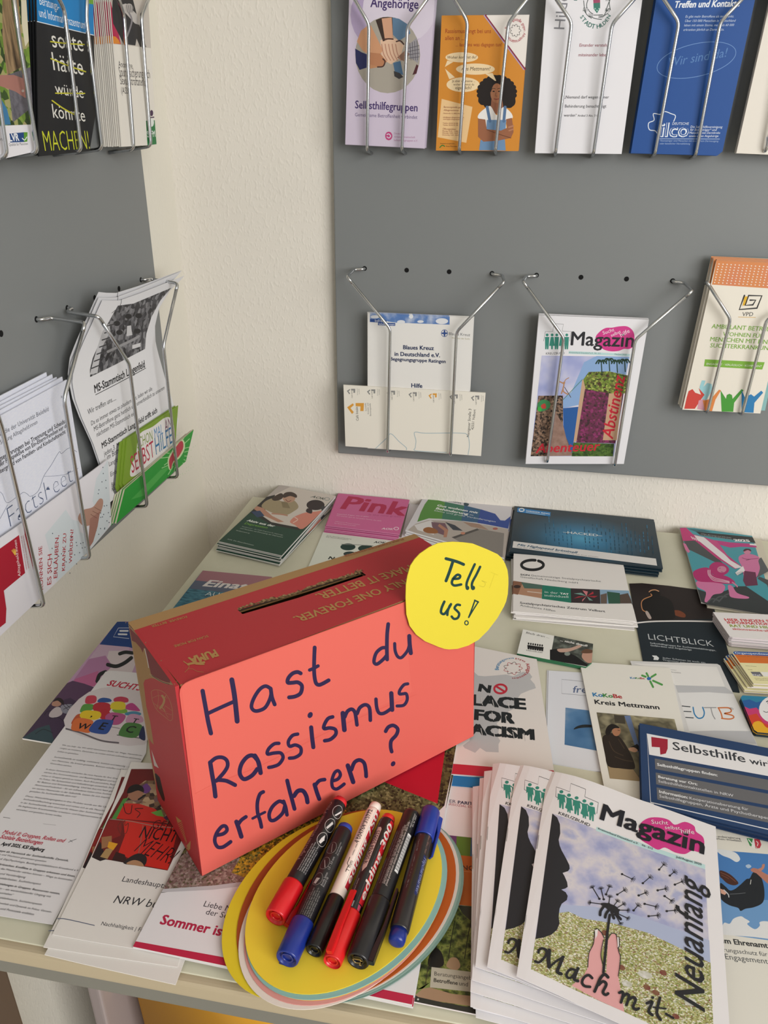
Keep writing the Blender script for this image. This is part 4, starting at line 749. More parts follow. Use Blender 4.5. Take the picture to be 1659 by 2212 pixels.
a.S([(1232, 432), (1320, 432), (1345, 455), (1330, 472), (1285, 480), (1350, 495), (1366, 515), (1330, 528), (1262, 522)], 11, 'd4763c', 2).S([(1238, 440), (1258, 480), (1268, 520)], 11, 'd4763c', 2).T('®', 1335, 448, 1368, 450, '5a5a5a')
a.T('Ministerium', 800, 106, 876, 113, '6a6a6a').T('Soziales', 834, 131, 915, 137, '6a6a6a')
tag(a.build('leaflet'), 'grey white leaflet with four coloured letters, lying on the black leaflet', 'leaflet')
a = desk_art(.0036, L_, (50, 38), (820, 92))
a.base([(50, 38), (400, 60), (822, 92), (1120, 1420), (300, 1330)], 'efece4', .0012)
a.T('Ko', 483, 184, 527, 184, '2f80b8', b=.025).T('Ko', 527, 185, 568, 186, '3f8c42', b=.025).T('Be', 568, 187, 606, 188, 'b8323a', b=.025)
for p in ([(582, 155), (612, 166)], [(620, 136), (634, 162)], [(662, 168), (698, 146)], [(676, 200), (752, 234)], [(652, 205), (676, 254)]): a.S(p, 17, '55a050', 2)
a.E(641, 182, 19, 14, '2f6fb5', 3)
a.T('Ko', 162, 334, 250, 339, '2f80b8', b=.03).T('Ko', 250, 341, 336, 346, '3f8c42', b=.03).T('Be', 338, 347, 414, 352, 'b8323a', b=.03).T('Kreis Mettmann', 178, 398, 734, 446, '26272a', b=.026)
a.P([(192, 470), (858, 528), (1010, 1100), (305, 1036)], NM(['3a3326', '8c8468', '5f5a48', 'b0a888', '2a2a28'], 26, 'noise', 3), 1).P([(430, 500), (480, 498), (570, 800), (540, 810)], '6f84b0', 2).P([(340, 490), (430, 500), (440, 570), (350, 560)], '4a4438', 2)
a.B([(242, 690), (290, 655), (345, 650), (400, 690), (455, 770), (500, 860), (522, 935), (500, 958), (400, 950), (292, 930), (265, 830)], '2a2018', 3).E(362, 630, 36, 44, 'b37e5e', 4).B([(268, 650), (280, 600), (320, 570), (368, 584), (388, 606), (350, 606), (325, 622), (312, 650), (290, 668)], '1a1310', 5).B([(465, 780), (510, 770), (545, 795), (520, 812), (480, 800)], 'c99c80', 5).P([(485, 768), (540, 740), (580, 790), (550, 805)], '1a1714', 4).P([(292, 930), (420, 955), (505, 958), (580, 1062), (305, 1036)], 'a58f6c', 2.5)
for p in ([(300, 720), (340, 800), (420, 840)], [(350, 850), (430, 880), (500, 890)], [(380, 700), (430, 780)]): a.S(p, 7, '4a3a2c', 4)
a.S([(372, 622), (392, 626)], 4, '1a1310', 6)
stack(a.build('leaflet'), 2, UPZ, .0007, .001, .01, 'cream leaflet with sun logo and man in leather jacket, {}', 'leaflet', 'sun logo leaflets')
a = desk_art(.0115, L_, (582, 1250), (1659, 1515))
a.base([(560, 563), (2150, 870), (2210, 1650), (582, 1250)], '27426c', .0012, side='1c3050')
a.S([(2150, 948), (622, 655), (655, 1240), (2180, 1590)], 8, 'e9ebf2', 1, smooth=False).P([(624, 657), (2150, 950), (2160, 1105), (643, 832)], 'f0eff2', 1)
a.P([(660, 680), (801, 700), (801, 780), (785, 822), (738, 833), (733, 770), (664, 765)], 'a8243a', 3).T('Selbsthilfe', 845, 788, 1470, 900, '3a3d44', b=.015).T('wirkt', 1503, 908, 1760, 955, '3a3d44', b=.015)
for p in ([(690, 865), (2160, 1142), (2162, 1232), (695, 956)], [(698, 985), (2162, 1262), (2166, 1362), (703, 1086)], [(706, 1112), (2168, 1392), (2172, 1520), (712, 1216)]): a.P(p, '6c6c70', 2)
a.T('Selbsthilfegruppen finden:', 711, 926, 1228, 1018, 'eceef2', b=.025).T('Beratung vor Ort:', 720, 1030, 1056, 1096, 'eceef2', b=.025).T('Selbsthilfekontaktstellen in NRW', 722, 1068, 1365, 1194, 'e2e4ea').T('Information:', 728, 1158, 975, 1210, 'eceef2', b=.025).T('Kooperationsberatung für', 988, 1213, 1492, 1311, 'e2e4ea').T('Selbsthilfegruppen, Ärzte und Psychotherapeuten', 730, 1196, 1740, 1402, 'e2e4ea')
stack(a.build('card'), 5, UPZ, .0016, .0015, .012, 'navy card with red quote mark and grey bars, {} in its pile', 'card', 'navy cards')
a = desk_art(.0062, K_, (0, 1020), (890, 1085))
a.base([(55, 30), (240, 60), (520, 118), (752, 166), (906, 1165), (3, 1096)], 'eae4e0', .001)
mp = 'c2c2c4'
a.P([(150, 300), (240, 268), (275, 300), (330, 305), (420, 298), (500, 290), (560, 305), (640, 268), (690, 275), (715, 310), (700, 330), (735, 370), (745, 402), (690, 420), (622, 448), (600, 480), (595, 555), (520, 592), (470, 650), (425, 690), (445, 720), (436, 800), (455, 830), (440, 860), (442, 925), (340, 920), (290, 888), (250, 928), (165, 890), (150, 870), (205, 830), (210, 790), (150, 700)], mp, 1)
b_ = '1f2427'
a.T('N', 272, 424, 374, 440, b_, b=.06).S([(456+50*math.cos(t), 408+36*math.sin(t)) for t in [i*math.pi/12 for i in range(24)]], 17, 'c32a3e', 3, closed=True).S([(424, 388), (490, 430)], 17, 'c32a3e', 3, smooth=False)
a.T('PLACE', 120, 528, 668, 574, b_, b=.06, k=1.0).T('FOR', 240, 656, 575, 690, b_, b=.06, k=1.05).T('RACISM', 104, 762, 737, 822, b_, b=.06, k=.95)
for x, y in ((300, 510), (395, 530), (520, 550), (390, 630), (500, 660), (300, 760), (400, 770), (560, 790), (650, 800)): a.S([(x-3, y-30), (x+10, y+30)], 5, 'dcd9d8', 6)
a.ring('Beratungsstelle', 558, 240, 116, 78, 170, 275, 22, '2f86b8', b=.02).ring('gegen Alltagsrassismus', 558, 240, 116, 78, 278, 455, 22, 'b8343f', b=.02)
for t in range(9):
    an = t*40*math.pi/180; c1, s1 = math.cos(an), math.sin(an)
    a.S([(558+44*c1-26*s1, 240+30*s1+18*c1), (558+78*c1, 240+52*s1), (558+44*c1+26*s1, 240+30*s1-18*c1)], 3.5, '4a4a4e' if t % 2 else 'b8343f', 3)
a.P([(3, 1012), (400, 1044), (890, 1072), (908, 1168), (3, 1097)], 'c52a40', 2)
stack(a.build('leaflet'), 3, UPZ, .0012, .0012, .008, 'white leaflet with stencil letters over a grey map, right of the box, {}', 'leaflet', 'stencil letter leaflets')
a = desk_art(.0042, K_, (5, 1185), (860, 1250))
a.base([(5, 1060), (940, 1130), (970, 1265), (5, 1186)], '1f7ab8', .001); stack(a.build('leaflet'), 2, UPZ, .0004, .001, .01, 'blue leaflet peeking out under the stencil letter leaflets, {}', 'leaflet', 'blue leaflets')
a = desk_art(.0065, L_, (1550, 640), (2150, 690))
a.base([(1440, 325), (2050, 360), (2080, 380), (2200, 690), (2180, 700), (1570, 640), (1540, 620), (1425, 345)], '2f86ac', .0018, side='22343f')
a.P([(1440, 370), (1500, 360), (1560, 385), (1620, 370), (2200, 420), (2200, 700), (1500, 640)], '2a62a5', 1).P([(1455, 420), (1500, 440), (1560, 430), (1600, 470), (1659, 460), (2200, 500), (2200, 700), (1520, 640)], 'cf3f78', 1.5).P([(1480, 500), (1560, 480), (1620, 560), (1720, 600), (2200, 640), (2200, 700), (1530, 640)], 'd8462f', 2).B([(1530, 570), (1570, 545), (1610, 560), (1670, 610), (1900, 640), (2190, 670), (2180, 700), (1570, 640)], 'efb42c', 2.5)
a.E(1720, 445, 138, 118, 'f0eef0', 3).S([(1620, 460), (1650, 470), (1690, 440)], 5, '3a3a3e', 4).S([(1645, 380), (1665, 372), (1660, 395), (1685, 398)], 8, '3a3a4a', 4)
stack(a.build('card'), 3, UPZ, .0022, .001, .02, 'colourful wave coaster card at the right edge, {} in its pile', 'card', 'colourful coaster cards')
# booklets behind and left of the box
a = desk_art(.004, H_, (55, 892), (400, 900))
a.base([(240, 652), (700, 695), (640, 930), (40, 905)], '3a6a88', .003, side='d9d5d2')
a.P([(240, 652), (700, 695), (660, 790), (430, 745), (190, 720)], 'a97480', 1).P([(190, 718), (430, 742), (660, 785), (650, 830), (150, 775)], '5d667f', 2).P([(150, 772), (650, 826), (640, 930), (40, 905)], NM(['24485e', '3f7c94', '5a8fa0'], 110, stretch=(1, 3, 1)), 2)
a.T('Einat', 236, 755, 520, 778, 'ece6e6', it=.25, b=.03, k=.8).T('AUSATMEN', 252, 818, 600, 845, 'e6ecee', b=-.012, k=1.0)
tag(a.build('booklet'), 'blue and rose booklet with white brush lettering, behind the red box', 'booklet')
M_ = (0, 1330, 3.950); N_ = (0, 1680, 3.190)
a = desk_art(.0018, M_, (190, 1045), (450, 1085))
a.base([(1000, 52), (1075, 48), (1420, 60), (900, 1160), (450, 1090), (190, 1045)], 'c29fc0', .0017, side='ece9e6')
a.P([(850, 245), (1000, 50), (1430, 60), (1300, 330), (1100, 268)], '1f4488', 2).S([(1120, 105), (1010, 105), (968, 180), (1100, 195)], 5, 'cfd8ea', 3, smooth=False).S([(1025, 130), (1090, 130)], 14, 'eef1f6', 3, smooth=False).S([(1012, 158), (1080, 160)], 14, 'eef1f6', 3, smooth=False)
a.P([(850, 245), (1100, 268), (1120, 500), (640, 540), (760, 370)], 'cbb0c8', 1).P([(760, 370), (900, 340), (960, 430), (820, 560), (620, 560)], 'b682ac', 1.4).P([(930, 300), (1200, 300), (1120, 500), (880, 480)], 'd9cdd2', 1.2).P([(640, 540), (840, 470), (820, 600), (600, 620)], 'c06a98', 1.6)
a.P([(540, 590), (620, 555), (720, 580), (800, 610), (900, 700), (520, 1110), (190, 1045)], '5c4260', 2).P([(420, 760), (600, 700), (700, 760), (480, 1095), (190, 1045), (300, 900)], '46364f', 2.4).P([(320, 960), (420, 930), (470, 1095), (190, 1045)], '3a4f58', 2.6)
a.S([(1022, 325), (1070, 312), (1130, 318)], 30, '24282b', 4).S([(920, 418), (990, 432), (1060, 405), (1120, 360)], 32, '24282b', 4).S([(830, 560), (850, 505), (900, 480)], 32, '24282b', 4)
a.B([(440, 760), (470, 715), (510, 725), (520, 760), (480, 775)], 'b58a78', 4).B([(450, 735), (490, 700), (535, 715), (545, 760), (520, 745), (490, 725)], '2a2228', 5).B([(430, 820), (480, 780), (520, 790), (530, 840), (470, 870), (420, 860)], 'c2b8bc', 4).B([(520, 770), (600, 755), (640, 780), (620, 830), (540, 830)], '8c8c9c', 4)
for p in ([(540, 760), (580, 800), (640, 820)], [(560, 750), (600, 790)], [(420, 880), (500, 870), (560, 920)], [(300, 1010), (370, 970), (450, 1000)], [(380, 850), (400, 820), (440, 810)], [(540, 800), (620, 760)]): a.S(p, 4, '221f28', 6)
tag(a.build('booklet'), 'violet booklet with blue header under the box, overhanging the desk edge', 'booklet')
a = Art(flat(.0028, (0, 1978), (114, 1997)), *M_)
a.base([(900, 478), (935, 468), (990, 470), (1300, 500), (1246, 1170), (980, 1650), (450, 2635), (0, 2560), (-480, 2475), (-500, 2380), (0, 1690), (150, 1480)], 'e9e7ea', .0005, clip=False)
a.T('SUCHTS', 906, 594, 1190, 640, 'c42c48', b=.03, it=.12, k=1.25)
dice = [('dcd4d8', [(760, 650), (1200, 650), (1235, 1100), (560, 965)], 1), ('c8455a', [(740, 690), (800, 680), (825, 700), (810, 745), (730, 748)], 2), ('34579c', [(840, 715), (880, 700), (940, 710), (945, 735), (840, 740)], 2), ('c23f5a', [(975, 705), (1030, 690), (1090, 705), (1085, 740), (980, 735)], 2),
        ('5f9c4a', [(690, 790), (720, 755), (800, 760), (795, 800), (690, 825)], 2), ('bb3340', [(800, 760), (850, 740), (930, 750), (945, 800), (880, 850), (800, 810)], 2.5), ('e0cc3a', [(950, 750), (1000, 732), (1065, 745), (1060, 800), (950, 795)], 3), ('c0478c', [(1070, 770), (1130, 745), (1190, 800), (1180, 815), (1080, 800)], 2.5),
        ('7fb046', [(960, 800), (1070, 795), (1080, 830), (990, 830)], 2), ('4f8fb0', [(1070, 830), (1140, 815), (1200, 830), (1190, 850), (1080, 850)], 2.2), ('e8c930', [(690, 830), (740, 808), (850, 820), (858, 865), (800, 890), (690, 870)], 3), ('b82f3a', [(850, 820), (900, 795), (940, 830), (940, 880), (860, 880)], 2.8), ('b85a8e', [(905, 850), (960, 825), (1065, 845), (1060, 890), (1010, 930), (930, 925), (900, 885)], 3.2),
        ('cf9fbe', [(1090, 855), (1140, 838), (1210, 860), (1215, 910), (1080, 915)], 3.2), ('bf5a3a', [(610, 910), (650, 850), (690, 840), (680, 890), (620, 925)], 2.8), ('dc7440', [(630, 895), (680, 872), (780, 890), (795, 920), (765, 998), (680, 988), (608, 970)], 4), ('34529c', [(800, 912), (850, 885), (945, 890), (968, 902), (930, 990), (880, 1012), (760, 985)], 4.2), ('4f8244', [(1050, 935), (1100, 912), (1205, 930), (1205, 990), (1150, 1042), (1040, 1030), (1012, 1005)], 4), ('2a2f5a', [(1190, 1000), (1225, 940), (1240, 1060), (1190, 1045)], 4)]
for c_, p, l in dice: a.B(p, c_, l, clip=False)
for s_, x, y, x2, y2, l in (('W', 650, 962, 752, 972, 6), ('E', 835, 968, 885, 976, 6), ('C', 1060, 990, 1130, 1002, 6), ('T', 935, 890, 985, 895, 5.5), ('T', 1120, 912, 1165, 918, 5.5), (',', 770, 862, 785, 864, 5)): a.T(s_, x, y, x2, y2, '1c1c20', l=l+2, b=.02)
a.S([(565, 965), (690, 1000), (860, 1065), (1010, 1085)], 14, '6a646a', 1.5).S([(930, 945), (1020, 962)], 8, '9c949a', 1.5).S([(1000, 1018), (1230, 1050)], 8, '6a646a', 1.5)
ink = '34363c'
a.lines([('We can help- das Wir zählt! Gemeinsam finden wir Wege, Herausforde-', 525, 1108, 1213, 1199), ('rungen zu meistern, Dynamiken zu nutzen und ein zufriedenes abstinentes', 508, 1134, 1202, 1229), ('Leben zu gestalten.', 488, 1162, 668, 1188),
 ('Suchtselbsthilfe ist vielfältig, mitfühlend, fröhlich und lebendig – sie lebt', 458, 1210, 1165, 1304), ('von Menschen, die kreativ gestalten, Rahmen schaffen und ihre eigene', 440, 1238, 1148, 1333), ('Gesundheit stärken.', 425, 1264, 610, 1291),
 ('In dieser Seminarreihe entdecken Sie neue Impulse für Ihre Gruppenarbeit,', 390, 1314, 1102, 1409), ('stärken Ihre Kommunikations- und Beziehungsfähigkeit und lernen, Dyna-', 372, 1341, 1089, 1435), ('miken in Gruppen gezielt zu nutzen. Auch Ihre persönliche Resilienz steht', 352, 1369, 1075, 1461), ('im Fokus: Mit Achtsamkeit und Selbstfürsorge entwickeln Sie Strategien', 333, 1396, 1059, 1488), ('für Balance und Stressbewältigung. Und last but not least geht es um', 313, 1422, 1044, 1515), ('Abstinenzzufriedenheit – für ein zufriedenes Leben ohne Suchtmittel und', 293, 1449, 1028, 1541), ('ein starkes Miteinander in der Selbsthilfe. Lassen Sie sich inspirieren und', 272, 1477, 1012, 1570), ('gestalten Sie Suchtselbsthilfe aktiv mit!', 250, 1503, 646, 1552),
 ('Dieses Weiterbildungsangebot in drei Modulen wurde aus der Update-', 215, 1544, 960, 1645)], ink, k=.88, it=.15)
a.c(*N_)
a.lines([('Suchtselbsthilfeschulung entwickelt und richtet sich an alle Menschen, die', 158, 152, 765, 240), ('in der Suchtselbsthilfe aktiv sind und ihr Wissen über Suchtstörungen und', 140, 175, 752, 263), ('die begleitenden Krankheitsbilder erweitern- und Gruppenprozesse besser', 123, 198, 736, 288), ('verstehen und gestalten lernen wollen.', 108, 222, 424, 270)], ink, k=.88, it=.15)
a.T('Modul II: Gruppen, Rollen und', 15, 384, 437, 446, 'c03a52', b=.025, it=.25, k=1.2).T('Soziale Beziehungen', -5, 416, 285, 462, 'c03a52', b=.025, it=.25, k=1.2).T('April 2025, KSI Siegburg', 3, 464, 300, 508, '1c1d21', b=.04, it=.15, k=1.2)
a.lines([('Die Gruppe als Herzstück der Suchtselbsthilfe: Dynamik,', -80, 498, 470, 578), ('Kaffeekränzchen: Konflikte in Gruppen erkennen und lösen,', -66, 592, 516, 686), ('Beziehungen in Gruppen: Ressourcen nutzen,', -30, 733, 410, 806)], '1c1d21', b=.015, k=.88, it=.15)
a.lines([('Lernen und Wachstum gemeinsam gestalten', -55, 525, 315, 583), ('Ruf, Dipl.Psychologin, Bundesgeschäftsführerin Kreuzbund e.V.', -18, 562, 540, 646), ('wie wir das Miteinander stärken können – Wege zu konstrukti-', -70, 620, 497, 713), ('und Verständigung', -5, 666, 172, 693), ('Sozialarbeiter, Suchttherapeut', -25, 694, 278, 740), ('Grenzen – ein wertschätzender Umgang mit', -70, 758, 347, 826), ('verhalten“', -5, 799, 88, 813), ('Sozialarbeiterin, Suchttherapeutin', -25, 828, 284, 880), ('Zusammenhalt und Dynamik im Fokus: Gemein-', -72, 858, 354, 932), ('und Potenziale entfalten', 0, 908, 230, 949)], ink, k=.88, it=.15)
a.S([(22, 272), (50, 276), (70, 280)], 3, '4a4a4e').S([(297, 318), (385, 327)], 2, '9a9a9e').S([(470, 446), (500, 432), (528, 423)], 3, '4a4a52').S([(480, 430), (500, 443)], 3, '4a4a52')
tag(a.build('flyer'), 'white seminar programme sheet with letter dice photo, left of the box', 'flyer')
# ------------------------------------------------------------------ front row on the desk
a = desk_art(.0056, N_, (360, 1080), (920, 1176), None)
a.base([(640, 520), (905, -110), (1600, -60), (1440, 690), (1265, 1232), (640, 1130), (360, 1080)], 'e9e5e1', .0007, clip=False)
a.P([(632, 548), (740, 300), (850, 100), (905, -60), (1480, -60), (1155, 640), (990, 612), (800, 575)], '6e1c1a', 1, clip=False)
a.P([(840, 210), (900, 90), (1000, 20), (1200, 20), (1160, 320), (1000, 240)], NM(['3a2a24', '8a6a4f', 'c0a27f', '4f2f4a'], 90, 'voronoi'), 1.3, clip=False)
a.P([(855, 175), (960, 180), (1070, 215), (1160, 310), (790, 280)], 'cc2b20', 2, clip=False).P([(768, 285), (850, 145), (885, 138), (850, 190), (800, 285)], '4f9040', 2.3, clip=False).P([(1040, 240), (1110, 220), (1130, 270), (1080, 262)], '6aa84a', 2.5, clip=False)
a.P([(750, 295), (850, 290), (830, 400), (700, 450), (680, 440)], '8a221e', 1.6, clip=False).P([(850, 288), (1195, 330), (1215, 400), (1156, 636), (990, 605), (815, 520), (860, 400)], 'd02c20', 2, clip=False)
a.S([(760, 285), (900, 300), (1050, 330), (1190, 345)], 5, '9a8478', 2.5).S([(985, 330), (965, 470), (955, 520)], 5, '8a6a5f', 2.5)
a.B([(885, 95), (915, 65), (965, 65), (985, 100), (970, 140), (930, 158), (890, 140)], 'a8785f', 3, clip=False).B([(875, 105), (890, 65), (940, 45), (985, 65), (990, 100), (950, 88), (900, 105)], '1f1816', 4, clip=False).S([(955, 150), (1000, 120)], 12, '1d1b1c', 4).B([(980, 70), (1010, 40), (1040, 80), (1000, 110)], '6f3f86', 2.5, clip=False)
a.P([(700, 410), (770, 400), (770, 470), (700, 490)], 'a0714c', 3, clip=False).P([(750, 440), (812, 455), (780, 500), (740, 480)], 'e3a52a', 3.5, clip=False).P([(730, 490), (790, 480), (740, 560), (690, 545)], 'b0905f', 3, clip=False).P([(632, 548), (690, 440), (720, 520), (740, 560), (690, 575)], '2a1e20', 2.6, clip=False)
a.P([(770, 570), (800, 510), (860, 530), (880, 590)], '3a1d1a', 2.8, clip=False).B([(850, 590), (890, 550), (950, 522), (1000, 535), (1012, 570), (990, 610), (930, 604)], '2c2324', 4, clip=False).B([(870, 592), (920, 568), (970, 580), (990, 612), (930, 604)], 'b58a66', 5, clip=False)
a.S([(812, 330), (835, 300), (840, 330), (860, 295), (862, 330), (885, 315), (870, 380), (830, 385), (812, 340)], 5, '6a2a20', 3).S([(838, 335), (842, 380)], 4, '6a2a20', 3)
b_ = '2a0d10'
a.S([(850, 180), (865, 240), (900, 245), (910, 190)], 5, b_, 5).S([(985, 212), (930, 215), (965, 245), (945, 275)], 5, b_, 5)
a.T('GEHT', 1040, 350, 1225, 372, b_, b=-.015, k=1.5).T('NICHT', 955, 412, 1205, 446, b_, b=.005, k=1.7).T('MEHR!', 920, 508, 1160, 596, b_, b=-.015, k=1.8, it=.2).P([(1166, 545), (1195, 525), (1192, 560)], '4a1512', 4, clip=False)
a.T('Landeshauptstadt', 838, 714, 1235, 778, '3a3b42').T('NRW bunt', 778, 862, 1150, 906, '2f3036', it=.15).T('Nachhaltigkeit | Familie', 695, 1016, 1055, 1072, '3f4048')
a.P([(905, 640), (908, 640), (1165, 640), (1160, 650)], 'e9e5e1', 1.1, clip=False)
a.S([(398, 972), (440, 972), (520, 988), (650, 1018)], 6, '62687e', 2)
o = a.build('leaflet', 'white city leaflet with red protest banner photo, topmost of three at the front left', 'leaflet', 'protest banner leaflets')
for i, (sx, sy, lb) in enumerate(((-70, 78, 'second from top'), (-32, 160, 'lowest'))):
    c = o.copy(); COL.objects.link(c); h = .0047-.0008*i
    A, B_ = at_z(*tr(N_, 360, 1080), ZD+.0056), at_z(*tr(N_, 360+sx, 1080+sy), ZD+h)
    c.location = o.location + (B_-A); c.rotation_euler.z = (.02, -.05)[i]
    tag(c, 'white city leaflet under the protest banner one, %s, lower edge showing' % lb, 'leaflet', 'protest banner leaflets')
# magazine with the flower meadow
BL, BR = (287, 2045), (890, 2170)
a = Art(flat(.0075, BL, BR))
A_ = a.pl
wS = (A_.uv(*BR)-A_.uv(*BL)).length
a.base(None, 'eae8ec', .002, uv=[(0, 0), (wS, 0), (wS, .29), (0, .29)], side='e5e2e2')
a.P([(340, 1930), (365, 1880), (440, 1740), (600, 1560), (1000, 1560), (960, 1740), (900, 1800), (760, 1860), (640, 1885), (571, 1899), (460, 1913)], NM(['1d1a14', '3a3520', '5a5630', '6f6a44'], 130, 'voronoi'), 1)
a.P([(345, 1921), (372, 1870), (440, 1800), (560, 1830), (640, 1885), (571, 1899), (460, 1913)], NM(['6f5250', '9a7c76', '4f4a2c', 'b59f98', '7a5f5a'], 230, 'voronoi'), 2)
a.P([(440, 1810), (560, 1740), (720, 1730), (800, 1790), (760, 1840), (640, 1868), (590, 1872), (520, 1855)], NM(['2f2c14', '5a4a16', 'b8841c', '3f4420', 'dba32a'], 260, 'voronoi'), 2.5)
a.P([(590, 1872), (560, 1840), (520, 1852), (500, 1885), (540, 1900), (590, 1893)], NM(['3f4a24', 'e0b030', '5f6a34'], 220, 'voronoi'), 3)
a.P([(740, 1770), (790, 1700), (850, 1690), (950, 1735), (945, 1790), (900, 1780), (830, 1750)], NM(['23241a', '545c38', '7a8054', '3a3f28', '959a6c'], 190, 'voronoi'), 3)
a.P([(720, 1790), (760, 1770), (770, 1800), (740, 1830)], NM(['6f6a74', '9a95a0'], 300, 'voronoi'), 3.2)
a.P([(832, 1690), (945, 1736), (970, 1560), (700, 1560)], 'bd1230', 4)
a.P([(340, 1928), (345, 1921), (460, 1913), (571, 1899), (640, 1885), (640, 1892), (571, 1908), (460, 1922)], 'c6c3c8', 4)  # shading of the page curl below the meadow, put into the colour as a grey strip
a.P([(285, 2045), (291, 2033), (473, 2066), (900, 2152), (893, 2172), (470, 2092)], 'c4284a', 4)
a.c(*N_).T('Liebe Mitglieder', 1400, 886, 1790, 965, '3f3f48').T('der Selbsthilfe,', 1414, 940, 1760, 1012, '3f3f48').T('Sommer ist', 1097, 1006, 1556, 1098, 'b8284c', b=.03).T('Zeit für uns.', 2190, 1215, 2700, 1318, 'b8284c', b=.03)
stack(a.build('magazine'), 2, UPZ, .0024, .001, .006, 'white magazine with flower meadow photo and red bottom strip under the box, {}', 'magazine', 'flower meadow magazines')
S_ = (860, 1700, 4.319)
a = desk_art(.003, S_, (130, 1998), (690, 2112))
a.base([(385, -90), (920, -60), (790, 2132), (690, 2112), (130, 1998)], 'ebe2e3', .0014)
a.P([(366, 94), (420, 103), (419, 114), (365, 106)], 'b8304c', 2).P([(364, 118), (418, 127), (417, 138), (363, 130)], 'b8304c', 2).S([(370, 66), (450, 78), (446, 100)], 3, '7a7a80', 2, smooth=False).S([(360, 152), (425, 165)], 3, '7a7a80', 2)
a.T('DER', 437, 143, 538, 152, '3a4060').T('PARITÄTISCHE', 556, 156, 905, 190, '2f3554', b=.03).T('PARISOZIAL ESSEN', 433, 165, 752, 206, 'a8465a')
a.P([(380, 440), (546, 458), (540, 640), (430, 622)], '6c3d70', 1).P([(546, 458), (680, 472), (672, 650), (540, 640)], '5f8030', 1).P([(680, 472), (870, 488), (860, 668), (672, 650)], '3f74a2', 1)
a.P([(400, 620), (860, 665), (830, 1125), (250, 1070)], 'c8672a', 1).T('BERATUNG', 330, 752, 705, 780, '4a2c22', b=.02).S([(560, 782), (860, 808)], 3, 'e0a070', 2)
fo = NM(['15180f', '3a4220', '5f6a30', '8a9048', '2a2c1c'], 180, 'noise', 8)
a.P([(260, 1080), (830, 1122), (790, 2132), (130, 1998)], fo, 2).P([(560, 1110), (820, 1122), (812, 1320), (690, 1260), (600, 1180)], '34352c', 2.4)
a.P([(150, 1960), (170, 1890), (300, 1870), (500, 1930), (780, 1960), (780, 2060), (300, 1990)], 'a8886c', 2.6).P([(140, 1960), (300, 1820), (290, 1870), (180, 1890)], '7a8a4a', 2.7)
a.B([(280, 1660), (290, 1580), (330, 1520), (360, 1500), (410, 1555), (425, 1660), (340, 1690)], '1c1917', 3).B([(450, 1660), (490, 1595), (550, 1600), (580, 1670), (540, 1710), (470, 1690)], 'a98a6c', 3).S([(300, 1600), (270, 1740), (255, 1850)], 7, '3a2f22', 3)
for x in (340, 470, 620): a.S([(x+60, 1250), (x+30, 1400), (x, 1600)], 8, '1f2014', 2.8)
a.P([(312, 1680), (810, 1742), (800, 1925), (297, 1870)], 'bdb6a6', 4).T('Beratungsangebot', 337, 1758, 736, 1806, '3f3d38').T('Betroffene', 331, 1818, 556, 1848, '3a3833', b=.025).T('und', 568, 1850, 650, 1862, '3f3d38')
a.P([(130, 1998), (136, 1930), (190, 1960), (420, 2012), (790, 2075), (790, 2132)], '34342f', 4.5).E(186, 1982, 9, 9, 'c9c9c4', 6)
tag(a.build('leaflet'), 'leaflet with orange band and forest path photo beside the magazine pile', 'leaflet')
R2_ = (1360, 1800, 5.549)
a = desk_art(.0025, R2_, (1040, 1000), (1900, 1100))
a.base([(780, -150), (1900, -60), (2050, 2500), (1000, 2380)], 'e4e1d8', .0014)
a.T('Landesregierung', 1040, 46, 1332, 74, '4a4d50', b=.01).T('Nordrhein-Westfalen', 955, 66, 1343, 104, '4a4d50', b=.01)
a.P([(1398, 56), (1560, 68), (1584, 135), (1565, 180), (1505, 190), (1445, 155)], 'e8eae6', 1).P([(1402, 58), (1478, 64), (1460, 160), (1442, 150)], '3f9252', 2).P([(1492, 66), (1558, 72), (1580, 135), (1562, 178), (1510, 184)], 'c4404e', 2).S([(1425, 75), (1470, 130)], 12, 'e8eae6', 3).S([(1520, 95), (1540, 120), (1530, 150)], 10, 'e8d5d4', 3).E(1516, 172, 14, 10, 'c9a5a0', 3)
a.P([(1020, 195), (1300, 222), (1960, 275), (2010, 1330), (1100, 1206)], '4a7fbe', 1).P([(1060, 800), (2000, 800), (2010, 1330), (1100, 1206)], '6f9ccd', 1.4)
a.B([(1040, 195), (1180, 205), (1280, 240), (1325, 310), (1280, 345), (1200, 300), (1100, 260)], 'dfe3e6', 2).B([(1390, 390), (1430, 372), (1460, 400), (1420, 420)], 'b0c4dc', 2)
a.B([(1100, 1180), (1130, 1075), (1200, 1085), (1245, 1025), (1330, 995), (1380, 1020), (1440, 1060), (1410, 1090), (1500, 1150), (1560, 1110), (1560, 1065), (1640, 1055), (1800, 1090), (1990, 1150), (2005, 1300), (1500, 1245), (1120, 1215)], 'e3e4e6', 2)
a.B([(1085, 600), (1150, 640), (1200, 685), (1260, 670), (1330, 615), (1400, 550), (1440, 540), (1480, 470), (1540, 460), (1590, 560), (1615, 680), (1612, 790), (1575, 850), (1480, 890), (1390, 905), (1330, 932), (1300, 895), (1200, 865), (1120, 815), (1090, 760)], '20242a', 3)
a.B([(1080, 450), (1130, 455), (1200, 490), (1260, 540), (1305, 600), (1250, 625), (1170, 600), (1110, 545), (1085, 520)], '4a2a22', 4).S([(1090, 470), (1180, 510), (1270, 580)], 6, '8a5540', 5).S([(1100, 500), (1190, 545)], 5, '8a5540', 5)
